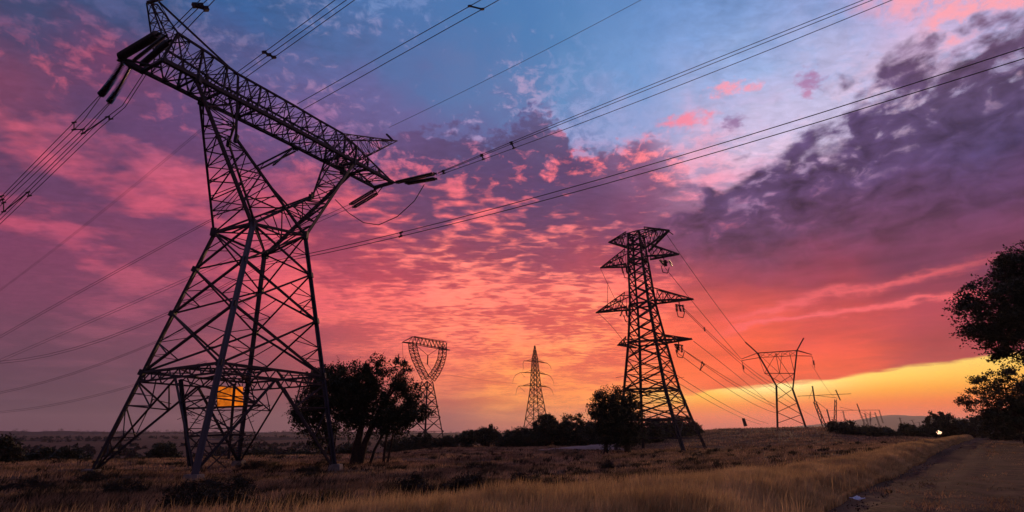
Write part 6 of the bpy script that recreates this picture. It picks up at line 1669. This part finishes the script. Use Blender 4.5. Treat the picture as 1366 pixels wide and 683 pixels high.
tree('round_tree', 'dense tree standing left of the four-tier pylon legs', (bx, by, z0),
     [(-1.0, 0, 8.0, 2.5, 2.5, 2.2), (1.7, 0, 7.8, 2.1, 2.2, 2.4), (.2, 0, 5.4, 4.0, 3.2, 2.7), (-1.2, 0, 3.2, 2.0, 2.4, 1.9), (1.6, 0, 2.9, 2.2, 2.4, 2.0), (-2.7, 0, 6.7, 1.3, 1.3, 1.2)],
     [([(-2.0, 0, -.3), (-1.8, 0, 2), (-1.2, 0, 4.5), (-1, 0, 7)], .4, .1), ([(1.6, 0, -.3), (1.6, 0, 2), (1.5, 0, 4.5), (1.6, 0, 7)], .6, .1)], 250, 120, .17, 1.0, 37, TG, limbs=70, gap=.5, hollow=.2, squash=.85)
# big tree at the right edge and the lower feathery tree under it
bx, by = 60.4, 60.0
z0 = gz(bx, by)
tree('spreading_tree', 'largest tree, its heavy crown cut by the right edge', (bx, by, z0),
     [(-1.4, 0, 17.6, 5.0, 5, 3.9), (-4.7, 0, 14.9, 4.0, 4.2, 4.0), (2.5, 0, 18.8, 5.5, 5, 3.9), (-3.6, 0, 11.7, 4.0, 3.6, 2.8), (1.5, 0, 13.2, 5, 4.5, 3.4), (6, 0, 15.5, 5, 5, 5.0), (-.4, 1, 9.8, 2.6, 2.5, 1.4)],
     [([(3.0, 0, -.5), (2.7, 0, 3), (1.9, 0, 7), (.6, 0, 11), (-.5, 0, 16)], .8, .2), ([(2.7, 0, 3), (3.8, 0, 8), (5.2, 0, 13), (6, 0, 17)], .5, .15), ([(1.9, 0, 7), (-1, 0, 10), (-3.6, 0, 13), (-4.8, 0, 16)], .35, .1)],
     540, 190, .17, 1.25, 41, TG, mat=LEAF, limbs=130, gap=.28, squash=.6, hollow=.25)
bx, by = 69.0, 78.0
z0 = gz(bx, by)
tree('feathery_tree', 'lower feathery tree beneath the largest tree at the right edge', (bx, by, z0),
     [(0.6, 0, 7.7, 3.6, 3.2, 2.4), (-2.6, 0, 5.6, 3.4, 3, 1.0), (-3.2, 0, 3.9, 2.6, 2.4, .8), (1.5, 0, 4.0, 4.5, 3.5, 3.2), (6.5, 0, 5.2, 4.5, 4, 4.2), (-2.0, 0, 7.4, 2.3, 2, .7), (12, 2, 5, 5, 4, 4.5)],
     [([(1.5, 0, -.4), (1.3, 0, 2), (.9, 0, 4.5), (.6, 0, 7.5)], .4, .1), ([(1.3, 0, 2), (-1, 0, 3.2), (-3.5, 0, 4.0)], .16, .05), ([(1.1, 0, 3.2), (-1, 0, 5.0), (-3.2, 0, 5.7)], .14, .05)],
     430, 130, .16, 1.0, 43, TG, mat=LEAF, limbs=110, gap=.34, squash=.5, hollow=.1, wind=(-.5, 0, 0))

# row of trees along the middle horizon: (x, y, height, radius, dense)
ROW = [(-12.8, 168, 5.2, 2.6, 'small conical tree, leftmost of the pair on the middle horizon'), (-6.9, 170, 6.0, 3.2, 'small rounded tree, right of the pair on the middle horizon'),
       (-.2, 172, 4.2, 1.9, 'little tree at the left end of the dense tree line'), (4.4, 160, 5.2, 3.6, 'low broad tree in the tree line below the slim pylon'),
       (9.0, 152, 8.4, 3.4, 'dark tree just under the slim pylon foot'), (12.6, 156, 5.6, 3.0, 'squat tree right of the slim pylon foot'),
       (17.2, 150, 8.0, 4.4, 'broad tree in the middle of the dense tree line'), (22.5, 148, 6.4, 3.6, 'tree at the right part of the dense tree line'),
       (24.0, 132, 8.2, 3.2, 'open-crowned tree just left of the dense round tree')]
for i, (x, y, h, r, lab) in enumerate(ROW):
    z = gz(x, y)
    g = np.random.default_rng(100 + i)
    bl = [(0, 0, h * .55, r, r, h * .45)] + [(float(g.uniform(-.6, .6)) * r, 0, h * float(g.uniform(.4, .75)), r * .6, r * .6, h * .26) for _ in range(3)]
    tree('horizon_tree', lab, (x, y, z), bl, [([(0, 0, -.3), (.1, 0, h * .3), (.1, 0, h * .6)], .25, .08)], 70, 130, .26, 1.1, 60 + i, 'trees along the middle horizon', limbs=12, gap=.5, hollow=.2)
# hedge of bushes filling the tree line
HG = [(-2.5, 165, 2.4, 2.2), (1.8, 163, 3.6, 2.6), (7, 158, 4.2, 3), (14.8, 152, 4.6, 3), (20, 146, 4.6, 3.4), (26.5, 140, 4.8, 3.6), (28.5, 150, 4.2, 3.6), (33, 155, 4.4, 4), (38.5, 158, 4.6, 3.6),
      (42.5, 164, 6.2, 3.0), (47.5, 168, 5.4, 3.2), (51.8, 172, 6.0, 4.6), (56.5, 178, 3.0, 2.6), (36.5, 150, 5.6, 3.0)]
HL = ['low bush at the very left of the dense tree line', 'bush left of the slim pylon in the tree line', 'bush below the slim pylon among taller trees', 'bush between the two broad trees of the tree line', 'bush above the pale sand bank',
      'bush seen just left of the dense round tree base', 'bush hidden partly by the dense round tree', 'bush behind the legs of the four-tier pylon, left part', 'bush behind the legs of the four-tier pylon, right part',
      'taller bush right behind the four-tier pylon right leg', 'rounded bush next right of the four-tier pylon', 'broad flat-domed bush on the slope right of the four-tier pylon', 'smallest bush on the slope, left of the horned pylon', 'bush in the middle behind the four-tier pylon legs']
for i, (x, y, h, r) in enumerate(HG):
    z = gz(x, y)
    tree('bush', HL[i], (x, y, z), [(0, 0, h * .45, r, r * .9, h * .48), (r * .4, 0, h * .35, r * .8, r * .7, h * .36)], [([(0, 0, -.3), (0, 0, h * .5)], .15, .06)], 60, 120, .25, .95, 200 + i, 'bushes behind the field', limbs=8, gap=.6, hollow=.1, cat='bush', mat=LEAF2)
# bushes on the right horizon
RG = [(1124, 576, 150, 3.4, 3.2, 'dark bush on the rise under the leaning distant pylon'), (1158, 580, 155, 2.3, 3.6, 'low bush between the two distant pylons'), (1180, 581, 158, 2.0, 2.8, 'lowest bush right of the low bush pair'),
      (1212, 580, 160, 3.0, 2.4, 'small bush left of the lit lamp'), (1232, 580, 162, 2.2, 3.0, 'flat bush directly left of the lit lamp'), (1258, 580, 150, 6.2, 4.0, 'rounded tree directly right of the lit lamp'), (1280, 580, 158, 3.6, 3.6, 'bush right of the rounded tree by the lamp'),
      (1300, 582, 150, 4.6, 3.6, 'dim bush at the end of the track'), (1320, 583, 140, 5.0, 4.2, 'dim broad bush right of the track end'), (1345, 588, 110, 5.2, 4.2, 'dark bush beside the track under the feathery tree'), (1372, 592, 100, 6.0, 4.5, 'dark bush cut by the right edge beside the track')]


def world_at(px, py, Y):
    p = math.atan((578.61 - 341.5) / 717.76)
    dx_ = (px - 683) / 717.76; dy_ = (341.5 - py) / 717.76
    d = (dx_, math.cos(p) - dy_ * math.sin(p), math.sin(p) + dy_ * math.cos(p))
    return d[0] / d[1] * Y
for i, (px, py, Y, h, r, lab) in enumerate(RG):
    x = world_at(px, py, Y)
    z = gz(x, Y)
    tree('bush' if h < 5.5 else 'round_tree', lab, (x, Y, z), [(0, 0, h * .5, r, r * .9, h * .5), (r * .5, 0, h * .35, r * .7, r * .7, h * .36)], [([(0, 0, -.3), (0, 0, h * .5)], .2, .06)], 90 if h > 5 else 60, 120, .25, .9, 300 + i,
         'bushes along the right horizon', limbs=8, gap=.6, hollow=.1, cat='bush' if h < 5.5 else 'tree', mat=LEAF2)
# bushes and trees beyond the field on the left
LG = [(0, 622, 78, 3.6, 1.5, 'dark ragged tree cut by the left edge'), (24, 612, 96, 2.3, 1.6, 'dark bush next to the left edge tree'), (55, 612, 98, 3.0, 2.3, 'middle one of three dark bushes at left'), (93, 612, 98, 2.8, 3.0, 'widest of three dark bushes at left'),
      (216, 612, 120, 4.4, 2.6, 'dim rounded tree seen between the left pylon leg and the inner post'), (196, 612, 125, 2.2, 2.6, 'low dim bush left of the dim rounded tree'), (345, 608, 130, 2.6, 3.6, 'low dim bush right of the far pylon leg'),
      (400, 606, 140, 2.2, 3.6, 'low bush just left of the rounded dark tree'), (470, 604, 150, 4.6, 3.6, 'dim bush between the two nearer trees'), (530, 600, 155, 4.0, 4.8, 'dim bush below the ring-headed pylon, left'), (560, 600, 160, 4.4, 4.6, 'dim bush below the ring-headed pylon, middle'), (596, 600, 168, 3.2, 4.0, 'dim bush below the ring-headed pylon, right')]
for i, (px, py, Y, h, r, lab) in enumerate(LG):
    x = world_at(px, py, Y)
    z = gz(x, Y)
    tree('bush' if h < 4.3 else 'scrub_tree', lab, (x, Y, z), [(0, 0, h * .5, r, r * .9, h * .5), (r * .5, 0, h * .35, r * .7, r * .7, h * .36)], [([(0, 0, -.3), (0, 0, h * .5)], .2, .06)], 70, 120, .24, .8, 400 + i,
         'scrub beyond the field at left', limbs=8, gap=.6, hollow=.1, cat='bush' if h < 4.3 else 'tree', mat=LEAF2)

# woods on the far hills: uncountable, one mass
g = np.random.default_rng(77)
cs, rr_ = [], []
for (r0, r1, a0, a1, n, h0) in ((2900, 3500, -58, 3, 900, 9), (1050, 1500, -56, -13, 420, 4), (450, 760, -50, -14, 260, 2.6), (330, 420, -35, -13, 130, 2.2), (3200, 3600, 14, 40, 160, 7)):
    for _ in range(n):
        a = math.radians(g.uniform(a0, a1)); r = g.uniform(r0, r1)
        if fbm2(np.array([math.degrees(a) * .5]), np.array([r * .004]))[0] < -.12:
            continue
        x, y = r * math.sin(a), r * math.cos(a)
        cs.append((x, y, 0)); rr_.append(h0 * (.6 + .8 * g.random()))
cs = np.array(cs); rr_ = np.array(rr_)
dg = bpy.context.evaluated_depsgraph_get()
hills = [o for o in C.objects if o.name.startswith(('hill', 'mountain', 'ground')) and o.type == 'MESH']
for i in range(len(cs)):
    zbest = -1e9
    for o in hills:
        hit, loc, _, _ = o.ray_cast(Vector((cs[i][0], cs[i][1], 500)), Vector((0, 0, -1)))
        if hit:
            zbest = max(zbest, loc.z)
    cs[i][2] = zbest + rr_[i] * .4
v, f = leaf_cloud(cs, rr_, 26, 2.2, .8, 5)
wood = link('distant_woodland', new_mesh('distant_woodland', v, f, HILL), kind='stuff')
tag(wood, 'dark distant woods scattered over the far hills', 'woodland')

# low dark shrubs in the foreground grass
SH = [(262, 660, .55, .8, 'wide low shrub at the foot of the nearest leg'), (305, 660, .7, 1.2, 'low shrub right of the nearest leg foot'), (168, 662, .55, .7, 'small dark tussock shrub left of the nearest leg'), (118, 650, .8, 1.1, 'shrub tangled round the leftmost pylon foot'), (335, 628, .7, 1.3, 'low shrub behind the far leg foot'),
      (550, 668, .8, .45, 'upright dark shrub in the middle foreground'), (566, 674, .6, .5, 'shrub touching the upright dark one'), (612, 668, .7, .55, 'shrub right of the middle foreground pair'), (628, 666, .8, .35, 'narrow shrub at the edge of the straw grass'), (696, 656, .7, .4, 'small shrub standing in the straw grass edge'),
      (408, 632, .5, .9, 'flat shrub left of the right leg foot'), (412, 640, .4, .4, 'little round shrub by the right leg foot'), (30, 655, .5, 1.4, 'low shrub near the bottom left corner'), (810, 628, .5, .5, 'small shrub in the middle field'), (250, 680, .6, 1.0, 'shrub cut by the bottom edge at left'), (300, 681, .5, .8, 'second shrub cut by the bottom edge at left')]


def ground_at(px, py):
    p = math.atan((578.61 - 341.5) / 717.76)
    dx_ = (px - 683) / 717.76; dy_ = (341.5 - py) / 717.76
    d = np.array((dx_, math.cos(p) - dy_ * math.sin(p), math.sin(p) + dy_ * math.cos(p)))
    for t in np.arange(6, 400, .25):
        q = np.array([0, 0, 1.7]) + d * t
        if q[2] < gz(q[0], q[1]):
            return q
    return q
for i, (px, py, h, r, lab) in enumerate(SH):
    q = ground_at(px, py)
    tree('shrub', lab, (q[0], q[1], gz(q[0], q[1])), [(0, 0, h * .45, r, r * .8, h * .5), (r * .4, 0, h * .6, r * .4, r * .4, h * .45)], [([(0, 0, -.1), (0, 0, h * .5)], .04, .015)], 40, 110, .045, .28, 500 + i,
         'low shrubs in the foreground grass', limbs=14, gap=.6, hollow=.1, cat='shrub', mat=BUSH)

# ------------------------------------------------------------------ grass
def grass(name, mat, x, y, h, w, lean, seed, label):
    g = np.random.default_rng(seed)
    n = len(x)
    z = height(x, y)
    ang = g.random(n) * 2 * np.pi
    dirx, diry = np.cos(ang), np.sin(ang)
    la = g.normal(size=n) * lean + lean * .6
    lb = g.normal(size=n) * lean
    b0 = np.stack([x - dirx * w / 2, y - diry * w / 2, z - .03], 1)
    b1 = np.stack([x + dirx * w / 2, y + diry * w / 2, z - .03], 1)
    m = np.stack([x + la * h * .35, y + lb * h * .35, z + h * .55], 1)
    m0 = m - np.stack([dirx * w * .35, diry * w * .35, 0 * w], 1); m1 = m + np.stack([dirx * w * .35, diry * w * .35, 0 * w], 1)
    tp = np.stack([x + la * h, y + lb * h, z + h], 1)
    v = np.stack([b0, b1, m0, m1, tp], 1).reshape(-1, 3)
    i = np.arange(n)[:, None] * 5
    f = np.concatenate([i + np.array([[0, 1, 3]]), i + np.array([[0, 3, 2]]), i + np.array([[2, 3, 4]])], 0)
    o = link(name, new_mesh(name, v, f, mat), kind='stuff')
    tag(o, label, 'grass')
    return o


g = np.random.default_rng(9)
# tall straw band
N_ = 260000
y = np.exp(g.uniform(np.log(9), np.log(130), N_))
l = np.interp(y, STRIP_Y, STRIP_L); r = np.interp(y, STRIP_Y, STRIP_R)
u = g.random(N_) ** .9 * 1.04 - .02
x = l + (r - l) * u
keep = fbm2(x * .8, y * .8) + (g.random(N_) - .5) * .8 > -.45
x, y, u = x[keep], y[keep], u[keep]
h = (.42 + .32 * g.random(len(x))) * (1 + .5 * fbm2(x * .4, y * .4)) * np.clip(.55 + 1.2 * u, .55, 1.0) * np.clip((1.05 - u) / .2, .35, 1)
grass('tall_grass', STRAW, x, y, h, .011 + .0011 * y, .16, 1, 'tall pale straw grass in a band beside the dirt track')
# short brown grass over the field
N_ = 420000
a = np.radians(g.uniform(-52, 50, N_)); r = np.exp(g.uniform(np.log(10), np.log(215), N_))
x, y = r * np.sin(a), r * np.cos(a)
sp = strip_pos(x, y)
keep = ((sp < .03) | ((sp > 1.9) & (sp < 9))) & (fbm2(x * .33, y * .33) + (g.random(N_) - .5) * .6 > -.16)
keep |= (sp > 1.0) & (sp <= 1.9) & (fbm2(x * .5, y * .5) + (g.random(N_) - .5) * .9 > .42)
x, y = x[keep], y[keep]
h = (.14 + .20 * g.random(len(x))) * (1.1 + 1.0 * fbm2(x * .2 + 4, y * .2)) * np.where(strip_pos(x, y) > .9, .4, 1)
grass('short_grass', BROWN_GRASS, x, y, np.clip(h, .05, .8), .012 + .0012 * y, .35, 2, 'short dry brown grass covering the open field')

# loose stones and clods on the track
g = np.random.default_rng(31)
n = 2600
y = np.exp(g.uniform(np.log(10), np.log(60), n)); u = g.random(n)
x = np.interp(y, STRIP_Y, STRIP_R) + .3 + u * 5.5
sz = .012 + .03 * g.random(n) ** 3
z = height(x, y) + .035
base = np.array([(1, 0, 0), (-1, 0, 0), (0, 1, 0), (0, -1, 0), (0, 0, .7), (0, 0, -.7)], float)
v = (np.stack([x, y, z], 1)[:, None] + base[None] * sz[:, None, None] * (.7 + .6 * g.random((n, 6, 1)))).reshape(-1, 3)
fb = np.array([(0, 2, 4), (2, 1, 4), (1, 3, 4), (3, 0, 4), (2, 0, 5), (1, 2, 5), (3, 1, 5), (0, 3, 5)])
f = (np.arange(n)[:, None, None] * 6 + fb[None]).reshape(-1, 3)
tag(link('loose_stones', new_mesh('loose_stones', v, f, DIRT), kind='stuff'), 'small stones and clods scattered on the dirt track', 'stones')

# coarse dark weeds in clumps and scattered pale stalks
nc = 1500
a = np.radians(g.uniform(-50, 46, nc)); r = np.exp(g.uniform(np.log(12), np.log(120), nc))
cx, cy = r * np.sin(a), r * np.cos(a)
ok = strip_pos(cx, cy) < .1
cx, cy = cx[ok], cy[ok]
k = 46
x = np.repeat(cx, k) + g.normal(size=len(cx) * k) * np.repeat(.12 + .25 * g.random(len(cx)), k)
y = np.repeat(cy, k) + g.normal(size=len(cx) * k) * np.repeat(.12 + .25 * g.random(len(cx)), k)
h = np.repeat(.22 + .4 * g.random(len(cx)) ** 1.5, k) * (.5 + .6 * g.random(len(x)))
grass('weeds', WEED, x, y, h, .016 + .0011 * y, .45, 4, 'darker weeds growing in clumps through the field grass')
n = 15000
a = np.radians(g.uniform(-50, 46, n)); r = np.exp(g.uniform(np.log(10), np.log(75), n))
x, y = r * np.sin(a), r * np.cos(a)
sp = strip_pos(x, y)
ok = (sp < 1.0) & ((sp > -1.0) | ((fbm2(x * .25 + 9, y * .25) > .3) & (g.random(n) < .5)))
x, y = x[ok], y[ok]
grass('dry_stalks', STRAW, x, y, (.35 + .45 * g.random(len(x))) * np.where(strip_pos(x, y) > -1, 1, .7), .008 + .0008 * y, .14, 6, 'scattered tall pale stalks standing above the grass')

# ------------------------------------------------------------------ small things
q = ground_at(1145, 671)
v, f = [], []
rr = random.Random(3)
for i in range(9):
    for j in range(5):
        v.append(((i - 4) * .045 + rr.uniform(-.01, .01), (j - 2) * .04 * (1 - abs(i - 4) / 7), .03 + .045 * math.sin(i * 1.1 + j) * rr.random() + .03))
for i in range(8):
    for j in range(4):
        a_ = i * 5 + j
        f.append((a_, a_ + 5, a_ + 6, a_ + 1))
lit_ = tag(link('plastic_litter', new_mesh('plastic_litter', v, f, CLOTH, True), loc=(q[0], q[1], gz(q[0], q[1]) + .05)), 'crumpled white scrap of litter at the edge of the track', 'litter')
lit_.rotation_euler = (.35, 0, -.5)
lit_.modifiers.new('thickness', 'SOLIDIFY').thickness = .006
for px, Y, mat, rad, lab in ((1252, 140, LAMP, .34, 'bright lamp shining between dark bushes near the track end'), (1144, 300, LAMP_DIM, .3, 'faint far lamp between low bushes right of the horned pylon')):
    x = world_at(px, 576, Y)
    z = gz(x, Y)
    t = thing('yard_lamp', lab, 'lamp', (x, Y, z), None)
    zl = {140: 2.05, 300: 4.2}[Y]
    b_ = Bars(); b_.add((x, Y, z - .2), (x, Y, zl), .12); b_.add((x - .5, Y, zl + .02), (x + .5, Y, zl + .02), .14); b_.build('pole', STEEL_FAR, t)
    for sx, sz_, k in ((.1, 0, 1.0), (-.35, -.2, .5), (.4, .1, .55), (-.1, .4, .45), (-.6, .1, .3)):
        bm = bmesh.new(); bmesh.ops.create_icosphere(bm, subdivisions=2, radius=rad * k)
        me = bpy.data.meshes.new('lamp_glass'); bm.to_mesh(me); bm.free(); me.materials.append(mat)
        o = link('lamp_glass', me, t); o.location = (sx, -.2, zl - z - .1 + sz_)

# ------------------------------------------------------------------ evening haze
hz_bm = bmesh.new()
bmesh.ops.create_cube(hz_bm, size=1)
hz_me = bpy.data.meshes.new('haze'); hz_bm.to_mesh(hz_me); hz_bm.free()
hz_m = bpy.data.materials.new('thin_haze'); hz_m.use_nodes = True
ht = hz_m.node_tree
for n in list(ht.nodes):
    if n.type != 'OUTPUT_MATERIAL':
        ht.nodes.remove(n)
pv = ht.nodes.new('ShaderNodeVolumePrincipled')
pv.inputs['Color'].default_value = (.82, .82, .9, 1)
pv.inputs['Density'].default_value = HAZE
pv.inputs['Anisotropy'].default_value = .45
ht.links.new(pv.outputs[0], ht.nodes['Material Output'].inputs['Volume'])
hz_me.materials.append(hz_m)
haze = link('haze', hz_me, kind='stuff')
haze.scale = (19000, 19000, 360)
haze.location = (0, 0, 120)
